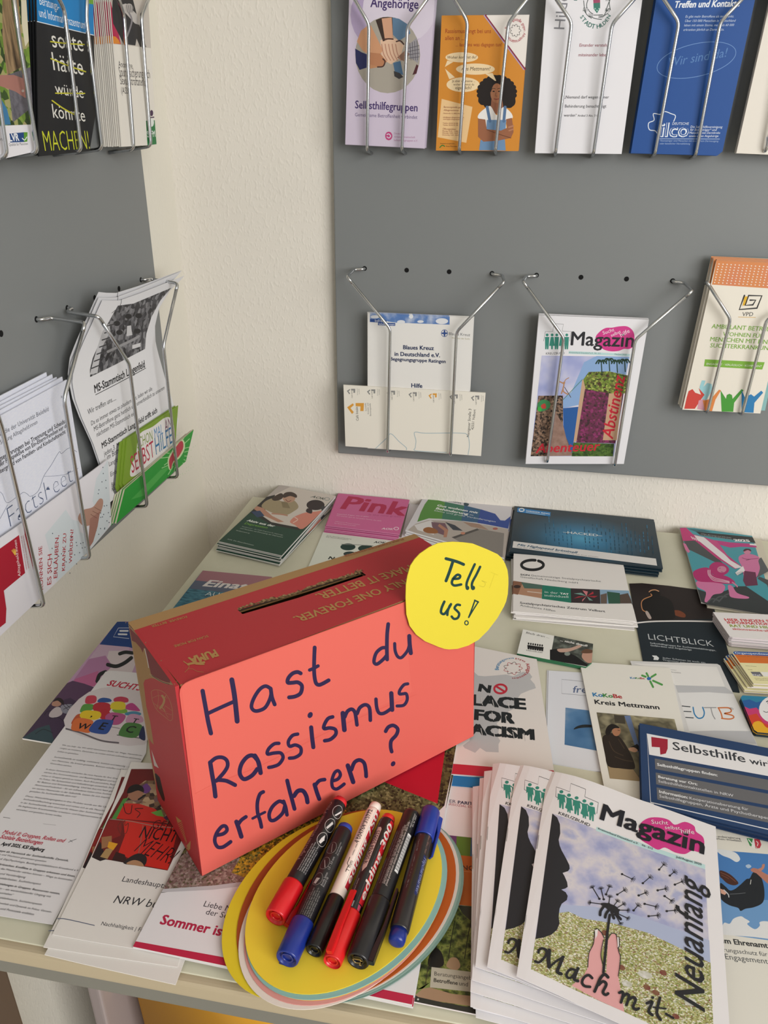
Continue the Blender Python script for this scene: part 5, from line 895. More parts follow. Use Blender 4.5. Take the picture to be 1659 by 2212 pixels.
a.P([(1448, 435), (1480, 415), (1530, 425), (1620, 480), (1780, 560), (1780, 650), (1650, 600), (1520, 480), (1465, 460)], 'b87c6a', 4).B([(1540, 430), (1580, 410), (1590, 375), (1620, 372), (1610, 420), (1570, 455)], 'c08672', 5).P([(1088, 665), (1130, 680), (1165, 715), (1140, 740), (1095, 720)], 'dba892', 4).S([(1130, 680), (1180, 730), (1190, 765)], 12, 'c9ccd0', 5).S([(1200, 730), (1300, 725), (1390, 715)], 6, '6a6e74', 5).S([(1455, 560), (1448, 610)], 8, 'd0d0cc', 5)
a.T('im Ehrenamt', 1122, 1316, 1668, 1378, '3a3c3e', b=.03).T('Versicherungsschutz für', 830, 1388, 1660, 1478, '5f6265').T('Engagement', 1153, 1508, 1668, 1568, '5f6265')
tag(a.build('leaflet'), 'cream leaflet with a tumbling person against blue sky, right of the magazines', 'leaflet')
# ------------------------------------------------------------------ magazine pile
R_ = (1010, 1640, 2.556)
mdef = lambda u, v: -.0026*math.exp(-max(0, u)/.0035)+.0022*math.exp(-((u-.03)/.03)**2)
NM_, MT = 8, .0030
hT = .0215
root = None
def magazine():
    a = Art(flat(hT, tr(R_, 445, 70), tr(R_, 1370, 372), mdef), *R_)
    a.base([(445, 70), (600, 95), (800, 165), (1370, 372), (1466, 1745), (800, 1440), (500, 1300), (330, 1225), (270, 1197)], 'eeecf0', .0006, clip=False)
    pic = [(468, 300), (1312, 607), (1364, 1630), (860, 1393), (350, 1160)]
    sk = NM(['9aa1cd', 'abb0d6', 'c6c5dc', 'dbd6dc', 'b0b5d8'], 48, 'noise', 4)
    a.P(pic, sk, 1, clip=False)
    a.P([(500, 800), (700, 815), (900, 850), (1335, 1000), (1342, 1150), (1000, 1000), (700, 900), (480, 850)], 'b3bedd', 1.3, clip=False)
    a.P([(495, 850), (560, 842), (640, 880), (800, 905), (1000, 960), (1342, 1125), (1364, 1630), (860, 1393), (350, 1160), (375, 985)], NM(['74803f', 'b5b874', '8f9552', 'd3d2a0', 'e8e6d8', 'a9ad66', '8a5a50', 'c6c588', '7f8a4c', 'efece4'], 380, 'voronoi', stretch=(1, 1.5, 1)), 2, clip=False)
    for x, y, rx, ry in ((980, 1190, 42, 20), (880, 1240, 30, 16), (1010, 1350, 30, 18), (1230, 1340, 34, 22)): a.E(x, y, rx, ry, NM(['e6e4e2', 'b9b9a4'], 300), 3, .3)
    for x, y in ((850, 1150), (990, 1260), (1040, 1290), (1150, 1420), (1080, 1180), (760, 960), (1240, 1480)): a.E(x, y, 22, 14, NM(['7d3a3c', '8a6a4c'], 300), 3.1, .5)
    a.P([(468, 300), (495, 322), (510, 360), (512, 410), (503, 445), (508, 475), (520, 505), (545, 550), (562, 585), (564, 605), (555, 618), (525, 628), (535, 645), (550, 680), (553, 705), (540, 714), (518, 720), (542, 735), (553, 755), (548, 778), (520, 798), (508, 825), (503, 870), (508, 905), (495, 940), (465, 968), (420, 985), (375, 993)], '2c2c31', 3, clip=False)
    a.S([(487, 207), (490, 153), (564, 180), (570, 134), (652, 166), (648, 208), (722, 240), (714, 300), (700, 297)], 3, '55555a', 2, smooth=False).S([(487, 207), (497, 212)], 3, '55555a', 2)
    for i, (x, y) in enumerate(((518, 180), (560, 199), (602, 214), (645, 231), (684, 247))):
        a.E(x, y, 11, 9, '3b8f7f', 3)
        d = (lambda q: [(x+u, y+v+u*.35) for u, v in q])
        a.P(d([(-20, 16), (18, 12), (22, 55), (14, 50), (12, 92), (4, 94), (2, 62), (-3, 92), (-12, 92), (-13, 45), (-21, 55)] if i in (0, 2, 4) else [(-14, 16), (14, 12), (17, 50), (24, 78), (9, 80), (9, 96), (2, 96), (1, 82), (-4, 96), (-9, 96), (-9, 80), (-22, 76), (-13, 45)]), '3b8f7f', 3, clip=False)
        if i < 4: a.S([(x+14, y+18), (x+30, y+32)], 6, '3b8f7f', 3)
    a.T('KREUZBUND', 500, 303, 674, 373, '34343a', b=.02)
    a.B([(945, 402), (955, 355), (1000, 325), (1060, 322), (1110, 335), (1145, 362), (1200, 346), (1250, 368), (1262, 400), (1300, 430), (1306, 475), (1280, 512), (1240, 505), (1200, 524), (1145, 515), (1090, 488), (1050, 500), (1000, 472), (955, 442)], 'd83f90', 3, clip=False)
    a.T('Magazin', 728, 331, 1306, 527, '23232b', b=.025, l=6, k=.98)
    a.T('Sucht', 1016, 358, 1108, 364, 'f6ecf2', l=7, it=.1).T('selbst', 1090, 387, 1174, 392, 'f6ecf2', l=7, it=.1).T('hilfe', 1180, 411, 1253, 416, 'f6ecf2', l=7, it=.1)
    a.P([(712, 373), (1312, 583), (1312, 608), (708, 394)], 'c3e4e7', 2, clip=False).T('Kreisverband Düsseldorf e.V.', 720, 388, 942, 473, '3a4648', l=7, b=.015).T('Nr. 212', 963, 480, 1022, 501, '3a4648', l=7, b=.015).T('Juli/August 2025', 1150, 545, 1292, 588, '3a4648', l=7, b=.015)
    ik = '2a2a2e'
    def seed(x, y, x2, y2, sc_=1):
        a.E(x, y, 7, 6, ik, 5); a.S([(x, y), (x2, y2)], 4.5, ik, 5)
        an = math.atan2(y2-y, x2-x)
        for t in (-1.1, -.6, -.2, .25, .7, 1.2): a.S([(x2, y2), (x2+math.cos(an+t)*24*sc_, y2+math.sin(an+t)*20*sc_)], 2.6, ik, 5)
    for q in ((853, 635, 905, 660), (968, 685, 1003, 655), (1058, 610, 1080, 585), (1117, 643, 1137, 626), (1145, 693, 1180, 678), (827, 748, 862, 726), (945, 753, 978, 740), (1050, 725, 1088, 717), (1088, 757, 1122, 780), (917, 836, 938, 812), (978, 800, 1035, 814), (1100, 840, 1140, 836), (1000, 868, 1045, 864)): seed(*q)
    for q in ((728, 772, 692, 712), (752, 775, 738, 720), (765, 748, 782, 708), (745, 802, 682, 794), (780, 800, 785, 765), (805, 815, 825, 788), (820, 825, 858, 803), (835, 835, 880, 836), (830, 855, 880, 878), (815, 860, 842, 905)): seed(*q, .8)
    a.B([(733, 800), (770, 796), (820, 815), (836, 840), (830, 856), (800, 846), (765, 825)], ik, 5, clip=False)
    for p in ([(752, 815), (735, 840), (732, 862)], [(780, 835), (765, 855), (760, 875)], [(795, 840), (802, 865), (808, 880)], [(815, 848), (830, 868), (845, 885)]): a.S(p, 15, ik, 5)
    fi = 'e8acae'
    a.P([(712, 938), (735, 955), (752, 985), (745, 1040), (735, 1090), (748, 1170), (765, 1180), (775, 1000), (795, 965), (815, 965), (828, 985), (830, 1030), (842, 1085), (838, 1140), (832, 1200), (866, 1396), (720, 1330), (575, 1250), (640, 1195), (665, 1150), (672, 1070), (695, 1020), (703, 960)], fi, 4, clip=False)
    a.P([(735, 1090), (745, 1040), (752, 1060), (750, 1160)], 'a9a96a', 4.4, clip=False)
    a.S([(664, 1150), (670, 1075), (695, 1020), (702, 955), (715, 937), (740, 960), (755, 990)], 4, ik, 5).S([(750, 1000), (736, 1080), (750, 1140)], 4, ik, 5).S([(775, 990), (795, 964), (820, 970), (828, 1010), (834, 1060), (844, 1100), (832, 1200)], 4, ik, 5)
    a.P([(703, 945), (720, 940), (716, 975), (705, 995)], 'f0ecec', 5, clip=False).P([(826, 985), (836, 985), (836, 1035), (829, 1042)], 'f0ecec', 5, clip=False).S([(836, 984), (838, 1030), (830, 1045)], 5, ik, 6)
    a.S([(785, 862), (772, 960), (762, 1060), (750, 1180)], 14, ik, 6)
    C3 = (1100, 1960, 5.53); a.c(*C3)
    w_ = 40
    # hand lettered title
    a.S([(310, 650), (360, 660), (430, 590), (445, 525), (400, 495), (355, 515), (350, 545)], 30, ik, 7).S([(478, 520), (470, 620), (478, 715)], 46, ik, 7).S([(480, 720), (560, 650), (650, 595)], 26, ik, 7).S([(640, 600), (610, 680), (575, 770), (620, 800)], 40, ik, 7)
    a.S([(790, 755), (730, 745), (685, 800), (700, 845), (745, 840), (800, 770), (825, 735)], 30, ik, 7).S([(820, 735), (785, 830), (780, 870), (820, 885)], 36, ik, 7)
    a.S([(990, 850), (950, 815), (895, 840), (870, 900), (900, 945), (965, 955)], 32, ik, 7)
    a.S([(1180, 840), (1140, 805), (1090, 850), (1055, 930), (1020, 1010)], 36, ik, 7).S([(1070, 930), (1120, 890), (1160, 925), (1120, 1015), (1150, 1050), (1180, 1035)], 34, ik, 7)
    a.S([(1315, 1025), (1350, 1015), (1360, 1050), (1335, 1140)], 34, ik, 7).S([(1350, 1080), (1400, 1040), (1430, 1070), (1400, 1170)], 34, ik, 7).S([(1420, 1110), (1480, 1080), (1510, 1110), (1480, 1190), (1510, 1225), (1545, 1215)], 34, ik, 7)
    a.c(*R_)
    a.S([(990, 1350), (1020, 1342), (1000, 1392), (1020, 1415)], 16, ik, 7).E(1022, 1318, 9, 8, ik, 7).S([(1062, 1320), (1045, 1400), (1065, 1440)], 16, ik, 7).S([(1025, 1372), (1095, 1380)], 9, ik, 7).S([(1095, 1408), (1135, 1432)], 13, ik, 7)
    a.T('Neuanfang', 1308, 1400, 1292, 690, ik, l=7, b=.012, it=.38, k=1.1)
    return a
mags = [(445, 70, 270, 1197), (272, 35, 105, 1166), (140, 25, 36, 1222), (93, 66, 18, 1300), (68, 105, 12, 1345), (30, 152, 14, 1402), (22, 160, 30, 1450), (30, 190, 45, 1490)]
c0 = magazine().build('cover', step=.006, smooth=False)
A0 = at_z(*tr(R_, 445, 70), ZD+hT)
# pages: a thicker block under each cover, with a folded spine on the left
a = Art(flat(hT, tr(R_, 445, 70), tr(R_, 1370, 372), lambda u, v: mdef(u, v)-.00075), *R_)
a.base([(452, 76), (600, 101), (800, 171), (1362, 375), (1458, 1735), (800, 1434), (500, 1294), (335, 1222), (282, 1195)], 'e6e0e0', .0012, clip=False)
p0 = a.build('pages', step=.006)
st0 = []
for y in (420, 860):
    x = 445-(y-70)*175/1127; a = Art(flat(hT, tr(R_, 445, 70), tr(R_, 1370, 372), mdef), *R_); a.base([(x+1, y), (x+5, y), (x-6, y+75), (x-10, y+75)], M('a9a9ad', .3, 1), .0002); st0.append(a.build('staple', step=.006))
d0_ = at_z(*tr(R_, 270, 1197), ZD+hT)-A0
for i, (x, y, x2, y2) in enumerate(mags):
    h = hT-i*.0027; h = max(h, .0042)
    Ai = at_z(*tr(R_, x, y), ZD+h); di = at_z(*tr(R_, x2, y2), ZD+h)-Ai
    rz = math.atan2(di.y, di.x)-math.atan2(d0_.y, d0_.x)
    root = empty('magazine', Ai, 'white magazine with face and dandelion cover, %s of the slipped pile' % (ORD[i] if i < 7 else 'lowest one'), 'magazine', 'dandelion magazines in the slipped pile')
    root.rotation_euler.z = rz
    for src in [c0, p0]+st0:
        c = src if i == 0 else src.copy()
        if i: COL.objects.link(c)
    # children keep their place relative to the top left corner
        c['_off'] = list((src.location if i else src.location)-A0) if i == 0 else src['_off']
        c.parent = root; c.location = Vector(c['_off'])
for o in bpy.data.objects:
    if '_off' in o: del o['_off']
# ------------------------------------------------------------------ the red box
zb = ZD+.0082
bA, bB = at_z(436, 1893, zb), at_z(1022, 1590, zb)
bu = (bB-bA).normalized(); bn = bu.cross(Vector((0, 0, 1))).normalized(); bw = (bB-bA).length
BH, BD = .1875, .0955
UZ = Vector((0, 0, 1))
front = Pl(bA, bu, UZ)
def bp(u, d, z): return bA+bu*u-bn*d+UZ*z
TLf, TRf = bp(.0025, 0, BH), bp(.2725, .001, BH); TLb, TRb = bp(-.0015, BD, BH), bp(.2725, BD-.006, BH)
BLf, BRf = bp(0, 0, 0), bp(bw, 0, 0); BLb, BRb = bp(0, BD, 0), bp(bw, BD, 0)
boxr = empty('shoe_box', bp(bw/2, BD/2, 0), 'red cardboard shoe box with coral sign paper and slot cut in its top', 'box')
RED, KRAFT = 'b83238', '!9c7a50'
def panel(name, pts, nrm_hint, mt, inner=KRAFT, t=.003, lab=None):
    bm = bmesh.new(); n = (pts[1]-pts[0]).cross(pts[2]-pts[0]).normalized()
    if n.dot(nrm_hint) < 0: pts = pts[::-1]; n = -n
    A_ = [bm.verts.new(p) for p in pts]; B2 = [bm.verts.new(p-n*t) for p in pts]
    bm.faces.new(A_).material_index = 0; bm.faces.new(B2[::-1]).material_index = 1
    for i in range(len(pts)): bm.faces.new((A_[i], B2[i], B2[(i+1) % len(pts)], A_[(i+1) % len(pts)])).material_index = 0
    return link_mesh(name, bm, [M(mt, .55), M(inner, .8)], boxr)
panel('back_panel', [BLb, BRb, TRb, TLb], -bn, KRAFT)
panel('right_panel', [BRf, BRb, TRb, TRf], bu, RED)
panel('bottom_panel', [BLf, BRf, BRb, BLb], -UZ, KRAFT)
panel('front_panel', [BLf, BRf, TRf, TLf], bn, RED)
# top with a slot cut through it
W8 = (480, 1160, 3.770); W6 = (260, 1320, 7.541); W7 = (280, 1480, 5.267)
top = Pl(TLf, TRf-TLf, TLb-TLf)
a = Art(top, *W8)
slot_px = [(128, 595), (165, 628), (620, 495), (1172, 310), (1135, 282), (700, 420), (400, 512)]
out_uv = [Vector(((p-top.O).dot(top.U), (p-top.O).dot(top.V))) for p in (TLf, TRf, TRb, TLb)]
sl = [a.q(*p) for p in slot_px]
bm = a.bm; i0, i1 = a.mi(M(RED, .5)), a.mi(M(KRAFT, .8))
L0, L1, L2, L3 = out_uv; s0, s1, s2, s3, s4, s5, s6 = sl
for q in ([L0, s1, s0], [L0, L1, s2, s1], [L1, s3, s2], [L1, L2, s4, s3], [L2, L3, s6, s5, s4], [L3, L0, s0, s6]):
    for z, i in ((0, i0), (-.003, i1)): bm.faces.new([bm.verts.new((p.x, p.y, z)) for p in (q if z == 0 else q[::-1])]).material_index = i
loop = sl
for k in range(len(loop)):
    p, r = loop[k-1], loop[k]; bm.faces.new([bm.verts.new(v) for v in ((p.x, p.y, 0), (r.x, r.y, 0), (r.x, r.y, -.0016), (p.x, p.y, -.0016))]).material_index = a.mi(M('!2c1f15', .9))  # slot walls coloured dark to stand for the shade inside the opening
for k in range(4):
    p, r = out_uv[k-1], out_uv[k]; bm.faces.new([bm.verts.new(v) for v in ((p.x, p.y, 0), (r.x, r.y, 0), (r.x, r.y, -.003), (p.x, p.y, -.003))]).material_index = i1
rg = random.Random(11)
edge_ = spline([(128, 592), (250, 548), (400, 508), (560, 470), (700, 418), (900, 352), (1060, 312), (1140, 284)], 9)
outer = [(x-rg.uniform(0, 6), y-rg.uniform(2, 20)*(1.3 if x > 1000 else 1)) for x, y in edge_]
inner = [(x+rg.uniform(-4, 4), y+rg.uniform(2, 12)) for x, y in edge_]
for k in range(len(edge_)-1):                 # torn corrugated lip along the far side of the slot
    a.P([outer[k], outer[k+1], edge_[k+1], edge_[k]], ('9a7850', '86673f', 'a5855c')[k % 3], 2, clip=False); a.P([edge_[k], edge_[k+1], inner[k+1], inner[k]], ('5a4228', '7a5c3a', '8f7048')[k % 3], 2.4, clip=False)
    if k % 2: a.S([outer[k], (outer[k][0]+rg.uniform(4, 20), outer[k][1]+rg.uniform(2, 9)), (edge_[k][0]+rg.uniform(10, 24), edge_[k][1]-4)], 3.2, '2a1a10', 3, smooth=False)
for i in range(9): a.S([(1095+rg.uniform(-15, 45), 268+rg.uniform(-10, 20)), (1105+rg.uniform(-20, 45), 282+rg.uniform(-10, 24))], 4.5, ('a5855c', '5a4028')[i % 2], 5, smooth=False)
KP = 'b08a58'
kv = .0135
hv = (TLb-TLf).length
a.face([Vector((out_uv[3].x, hv-kv)), Vector((out_uv[2].x, hv-kv-.002)), out_uv[2], out_uv[3]], a.mi(M(KRAFT, .7)), a._id(1))
a.c(*W8)
INKK = 'b58a52'
a.T('ONLY ONE FOREVER.', 1545, 322, 572, 655, INKK, k=1.12, b=.02).T('MAKE IT BETTER.', 1515, 230, 752, 470, INKK, k=1.2, b=.02).T('PUMA.COM/FOREVERBETTER', 1468, 12, 985, 152, 'a4543a', k=.95, b=.01)
a.c(*W6).T('SCAN FOR MORE', 1420, 393, 868, 562, INKK, b=.014, k=1.3).T('FOREVER. BETTER', 1072, 78, 498, 240, INKK, b=.014, k=1.3)
a.T('PUMA', 1537, 628, 1098, 768, INKK, b=.05, k=1.75)
a.S([(1365, 838), (1290, 855), (1220, 850), (1150, 858), (1105, 872)], 36, INKK, 3).S([(1365, 872), (1300, 872), (1230, 868)], 18, INKK, 3).S([(1110, 872), (1060, 845), (1032, 822)], 14, INKK, 3).S([(1120, 880), (1118, 920), (1100, 950), (1050, 1000)], 7, INKK, 3).S([(1110, 945), (1180, 950), (1250, 985), (1360, 1000)], 5, INKK, 3)
a.build('top_panel', parent=boxr)['label'] = 'red top with torn slot and tan print'
# left end: kraft board with a red print, grip hole and torn corner
left = Pl(BLb, BLf-BLb, TLb-BLb)
a = Art(left, *W7)
uvl = [Vector(((p-left.O).dot(left.U), (p-left.O).dot(left.V))) for p in (BLb, BLf, TLf, TLb)]
a.base(None, M(KRAFT, .7), .003, uv=uvl, side=M(RED, .55))
a.P([(158, -20), (170, 60), (190, 240), (235, 420), (275, 680), (240, 640), (222, 600), (235, 800), (290, 1010), (310, 1290), (420, 1480), (640, 1960), (820, 2180), (900, 2240), (700, 300), (560, -90), (400, -60), (240, -80), (175, -60)], M(RED, .55), 1)
a.P([(248, 735), (300, 880), (332, 945), (280, 915)], 'cfc4bd', 2).P([(285, 1008), (300, 1002), (345, 1050), (402, 1290), (395, 1325), (370, 1300), (320, 1180)], '0b0908', 2)
a.S([(250, 70), (300, 52), (380, 75), (440, 140), (480, 250), (490, 360), (465, 405), (400, 360), (310, 280), (265, 190), (250, 110)], 4, INKK, 2, closed=True)
for p in ([(255, 150), (330, 120), (430, 150)], [(265, 200), (340, 240), (380, 200)], [(320, 60), (330, 150), (310, 270)], [(400, 230), (440, 260), (485, 290)], [(400, 240), (400, 300), (440, 370)], [(420, 320), (480, 340)], [(300, 230), (370, 290), (420, 300)]): a.S(p, 3, INKK, 2)
a.S([(372, 120), (395, 165), (378, 225), (350, 260)], 24, INKK, 2.5).S([(395, 150), (412, 120)], 9, INKK, 2.5).S([(360, 240), (400, 290)], 9, INKK, 2.5)
for i in range(12): a.S([(545+i*9, 1570+i*20), (590+i*5, 1545+i*20)], 7, INKK, 2)
a.P([(525, 1490), (590, 1545), (545, 1560)], INKK, 2).P([(645, 1830), (695, 1770), (690, 1860), (672, 1885), (640, 1850), (665, 1848)], INKK, 2)
a.c(*W6)
a.P([(140, 230), (200, 260), (400, 530), (640, 780), (830, 1000), (890, 1090), (840, 1170), (760, 1160), (660, 1120), (560, 1070), (500, 1020), (470, 900), (410, 620), (380, 600), (370, 680), (330, 600), (250, 510), (190, 480)], M('7c2a31', .6), 3)  # recessed flap drawn flat, its shade put into a darker red
a.S([(398, 615), (435, 770), (462, 920)], 12, 'd5ccc6', 4)
a.S([(485, 1030), (560, 1085), (660, 1140), (760, 1175), (880, 1190)], 26, 'a8875a', 4).S([(520, 1050), (600, 1105), (700, 1160), (800, 1190)], 10, '2a1a10', 5)
a.S([(670, 810), (760, 880), (820, 960), (870, 1060), (920, 1140)], 24, 'a8875a', 5).S([(660, 790), (760, 860), (830, 950), (900, 1070)], 9, '2a1a10', 6)
a.E(855, 1150, 46, 36, '9a774c', 6)
a.S([(95, 190), (200, 300), (300, 400), (410, 510)], 26, 'a8875a', 5)
for i in range(14): a.S([(98+i*23, 188+i*23), (118+i*23, 200+i*24)], 9, '1f130c', 6, smooth=False)
a.build('left_panel', parent=boxr)['label'] = 'red and brown end panel with black grip hole and torn corner'
# sign paper glued on the front
sg = Pl(bA+bn*.0012, bu, UZ)
a = Art(sg, 400, 1320, 5.184)
CORAL = 'df655a'
a.c(0, 0, 1).base([(388, 1500), (389, 1490), (393, 1482), (400, 1476), (410, 1471), (425, 1465), (870, 1302), (905, 1290), (1024, 1246), (1023, 1590), (437, 1892)], M(CORAL, .75), .0006, clip=False)
a.S([(421, 1715), (470, 1690), (560, 1655), (700, 1585), (800, 1540), (900, 1500)], 1.2, 'd95c50', 1)
a.P([(392, 1488), (400, 1476), (425, 1468), (868, 1304), (872, 1330), (890, 1495), (650, 1600), (424, 1716)], M('e1695d', .75), .5, clip=False)
NV = '2b2049'
W1 = (400, 1320, 5.184); W2 = (640, 1320, 5.53); W3 = (420, 1560, 5.53); W4 = (620, 1440, 5.53)
for cr, ss in ((W1, [(50, [(195, 895), (225, 1060), (258, 1240), (288, 1368)]), (56, [(522, 770), (548, 920), (565, 1060), (582, 1232)]), (42, [(262, 1142), (400, 1078), (548, 1012)]),
      (42, [(958, 868), (900, 840), (835, 876), (772, 970), (742, 1060), (762, 1108), (812, 1118), (890, 1085), (938, 1010), (962, 930), (955, 865)]), (44, [(958, 870), (972, 965), (1002, 1045)]),
      (44, [(1293, 697), (1255, 682), (1200, 700), (1155, 750), (1148, 800), (1200, 802), (1262, 798), (1307, 838), (1292, 918), (1232, 955), (1163, 966)]), (44, [(1450, 408), (1444, 560), (1445, 700), (1462, 800), (1495, 826), (1540, 812), (1606, 775)]), (38, [(1393, 660), (1440, 640), (1488, 614)])]),
     (W2, [(46, [(1098, 155), (1085, 280), (1082, 450), (1085, 578)]), (42, [(1078, 438), (1020, 442), (955, 500), (928, 590), (940, 628), (975, 628), (1040, 575), (1078, 530)]), (38, [(1175, 388), (1180, 470), (1205, 535), (1240, 558), (1275, 540), (1330, 470), (1352, 400)]), (50, [(1350, 298), (1355, 400), (1368, 502)])]),
     (W3, [(54, [(188, 482), (210, 620), (235, 760), (250, 885)]), (46, [(186, 482), (255, 428), (330, 420), (385, 455), (396, 520), (360, 590), (300, 660), (262, 700)]), (48, [(285, 690), (380, 700), (485, 750)]),
      (50, [(745, 445), (695, 398), (630, 415), (565, 495), (540, 590), (560, 655), (605, 680), (690, 635), (750, 560)]), (54, [(722, 400), (765, 480), (790, 605)]),
      (42, [(1008, 252), (950, 260), (885, 320), (872, 380), (950, 368), (1030, 368), (1058, 425), (1010, 500), (940, 530), (888, 540)]), (42, [(1233, 142), (1170, 160), (1122, 230), (1138, 288), (1205, 272), (1268, 305), (1268, 375), (1205, 420), (1135, 430)]), (50, [(1394, 62), (1405, 180), (1420, 298)]),
      (44, [(275, 1348), (345, 1332), (388, 1290), (372, 1243), (325, 1248), (265, 1325), (242, 1415), (275, 1488), (335, 1492), (390, 1460), (432, 1428)]), (54, [(502, 1190), (530, 1270), (560, 1366)]), (44, [(520, 1225), (560, 1170), (615, 1130)]),
      (44, [(822, 832), (780, 862), (752, 960), (755, 1080), (785, 1180), (800, 1252)]), (32, [(695, 1150), (770, 1110), (842, 1075)]),
      (44, [(1060, 960), (1010, 945), (935, 1005), (893, 1095), (908, 1168), (965, 1165), (1050, 1090), (1078, 1010)]), (44, [(1065, 945), (1090, 1020), (1105, 1106)]), (48, [(1108, 698), (1140, 830), (1170, 940), (1195, 1035)]), (52, [(1190, 880), (1235, 822), (1295, 820), (1335, 880), (1350, 955)]), (50, [(1435, 745), (1460, 830), (1490, 915)]), (44, [(1440, 760), (1490, 700), (1555, 685)])]),
     (W4, [(44, [(545, 600), (490, 620), (447, 690), (442, 740), (510, 732), (575, 750), (582, 808), (520, 868), (450, 885)]), (56, [(666, 556), (675, 650), (685, 755)]), (44, [(690, 600), (720, 535), (770, 508), (808, 540), (825, 620), (835, 695)]), (44, [(838, 560), (870, 490), (935, 455), (985, 495), (995, 640)]),
      (42, [(1062, 388), (1070, 480), (1092, 545), (1130, 562), (1180, 545), (1245, 500)]), (52, [(1245, 318), (1250, 410), (1255, 515)]), (38, [(1442, 205), (1395, 218), (1348, 280), (1342, 325), (1385, 325), (1425, 325), (1435, 395), (1395, 460), (1315, 470)]),
      (44, [(1178, 772), (1210, 722), (1270, 702), (1322, 745), (1305, 815), (1245, 885), (1238, 960), (1250, 1015)]), (40, [(558, 1362), (610, 1340), (637, 1290), (612, 1243), (568, 1268), (536, 1360), (545, 1440), (590, 1462), (640, 1435), (682, 1402)]), (54, [(726, 1182), (755, 1270), (790, 1378)]), (46, [(770, 1230), (805, 1145), (865, 1115), (920, 1150), (940, 1240), (945, 1310)])])):
    a.c(*cr)
    for i, (w_, p) in enumerate(ss): a.S(p, w_, NV, 4+(i % 3)*.3)
a.c(*W4).E(276, 578, 29, 38, NV, 4, rot=.5).E(1267, 1160, 25, 33, NV, 4, rot=.6)
a.build('sign_paper', parent=boxr)['label'] = 'coral paper with dark blue handwriting'
# round yellow note on the corner of the box
yp = Pl(bA+bn*.004, bu, UZ)
a = Art(yp, 860, 1150, 6.381)
a.base([(550, 150), (640, 138), (755, 130), (900, 138), (1030, 155), (1230, 235), (1370, 300), (1430, 355), (1475, 430), (1508, 520), (1520, 620), (1520, 720), (1512, 850), (1490, 950), (1460, 1020), (1370, 1180), (1240, 1350), (1110, 1480), (970, 1560), (820, 1605), (700, 1613), (640, 1606), (560, 1580), (370, 1500), (250, 1410), (160, 1290), (115, 1130), (105, 900), (110, 720), (130, 600), (170, 460), (230, 370), (300, 295), (430, 205)], M('e6d43c', .75), .0006, clip=False)
DG = '17403c'
for w_, p in ((42, [(660, 362), (760, 388), (840, 415), (902, 442)]), (42, [(752, 410), (705, 550), (660, 668)]), (36, [(755, 640), (835, 635), (855, 600), (815, 585), (762, 635), (740, 695), (775, 732), (868, 718)]), (34, [(1056, 440), (1000, 560), (950, 680), (942, 745), (955, 775)]), (34, [(1130, 475), (1080, 580), (1022, 690), (1018, 760), (1028, 780)]),
            (36, [(637, 955), (600, 1040), (592, 1105), (635, 1125), (685, 1065), (728, 990)]), (34, [(712, 1010), (685, 1080), (678, 1138)]), (34, [(852, 1002), (810, 998), (778, 1045), (815, 1085), (842, 1125), (820, 1180), (770, 1192), (738, 1160)]), (20, [(1058, 938), (1015, 1060), (972, 1172)]), (18, [(975, 1170), (1040, 1060), (1100, 965)]), (22, [(1055, 936), (1105, 960)])): a.S(p, w_, DG, 4)
a.E(955, 765, 26, 30, DG, 4).E(1035, 765, 26, 30, DG, 4).S([(942+24*math.cos(t), 1247+28*math.sin(t)) for t in [i*math.pi/6 for i in range(12)]], 15, DG, 4, closed=True)
a.S([(1275, 548), (1380, 590)], 4, 'cdbf30', 3).S([(1330, 570), (1290, 680), (1258, 770)], 4, 'cdbf30', 3).S([(1220, 690), (1150, 665), (1200, 700), (1180, 750), (1115, 735)], 4, 'b5a930', 3)
a.build('round_note', parent=boxr)['label'] = 'round yellow paper with green handwriting'
# ------------------------------------------------------------------ oval cards
def oval(h, dx, dy, colr, label, sx=1.0, curl=0.0, t=.0006):
    # ellipse through the photograph's card outline, centre (745, 1948)
    a11, a12, a22 = 46656.*sx, -15800.*sx, 41000.*sx
    l11 = math.sqrt(a11); l21 = a12/l11; l22 = math.sqrt(a22-l21*l21)
    pts = [(745+dx+l11*math.cos(k), 1948+dy+l21*math.cos(k)+l22*math.sin(k)) for k in [i*math.pi/36 for i in range(72)]]
    a = Art(flat(h, (600, 2000), (700, 2000))); a.base(pts, M(colr, .7), t)
    tag(a.build('oval_card'), label, 'card', 'coloured oval paper cards')
h0 = .0088
for i, q in enumerate([(41, 17, '7d9a92', 'grey green oval card, lowest, peeking out at the right of the pile'), (36, 14, '8aa59c', 'grey green oval card, second from the bottom, seen at the right edge'), (31, 11, 'd9cfc8', 'thin white edged oval card between the grey green and the orange ones'), (24, 11, 'bb5a1c', 'burnt orange oval card showing widely at the right of the pile'),
                       (-50, 12, 'e6cf2c', 'yellow oval card sticking out farthest to the left of the pile'), (-18, 3, 'a84f22', 'rust brown oval card showing as a sliver at the left'), (-14, 30, 'e9dfd6', 'white oval card reaching lowest towards the desk edge'), (-2, 21, 'df9a94', 'pink oval card above the white one'),
                       (4, 10, 'e6c23c', 'deep yellow oval card under the light blue one'), (3, 7, '8fbcb8', 'light blue oval card directly under the top yellow one'), (-3, 0, 'f6d83e', 'bright yellow oval card on top of the pile, carrying the pens')]):
    oval(h0+i*.0007, q[0], q[1], q[2], q[3], 1.02 if i == 9 else .97 if i == 10 else 1.0)
zo = ZD+h0+10*.0007
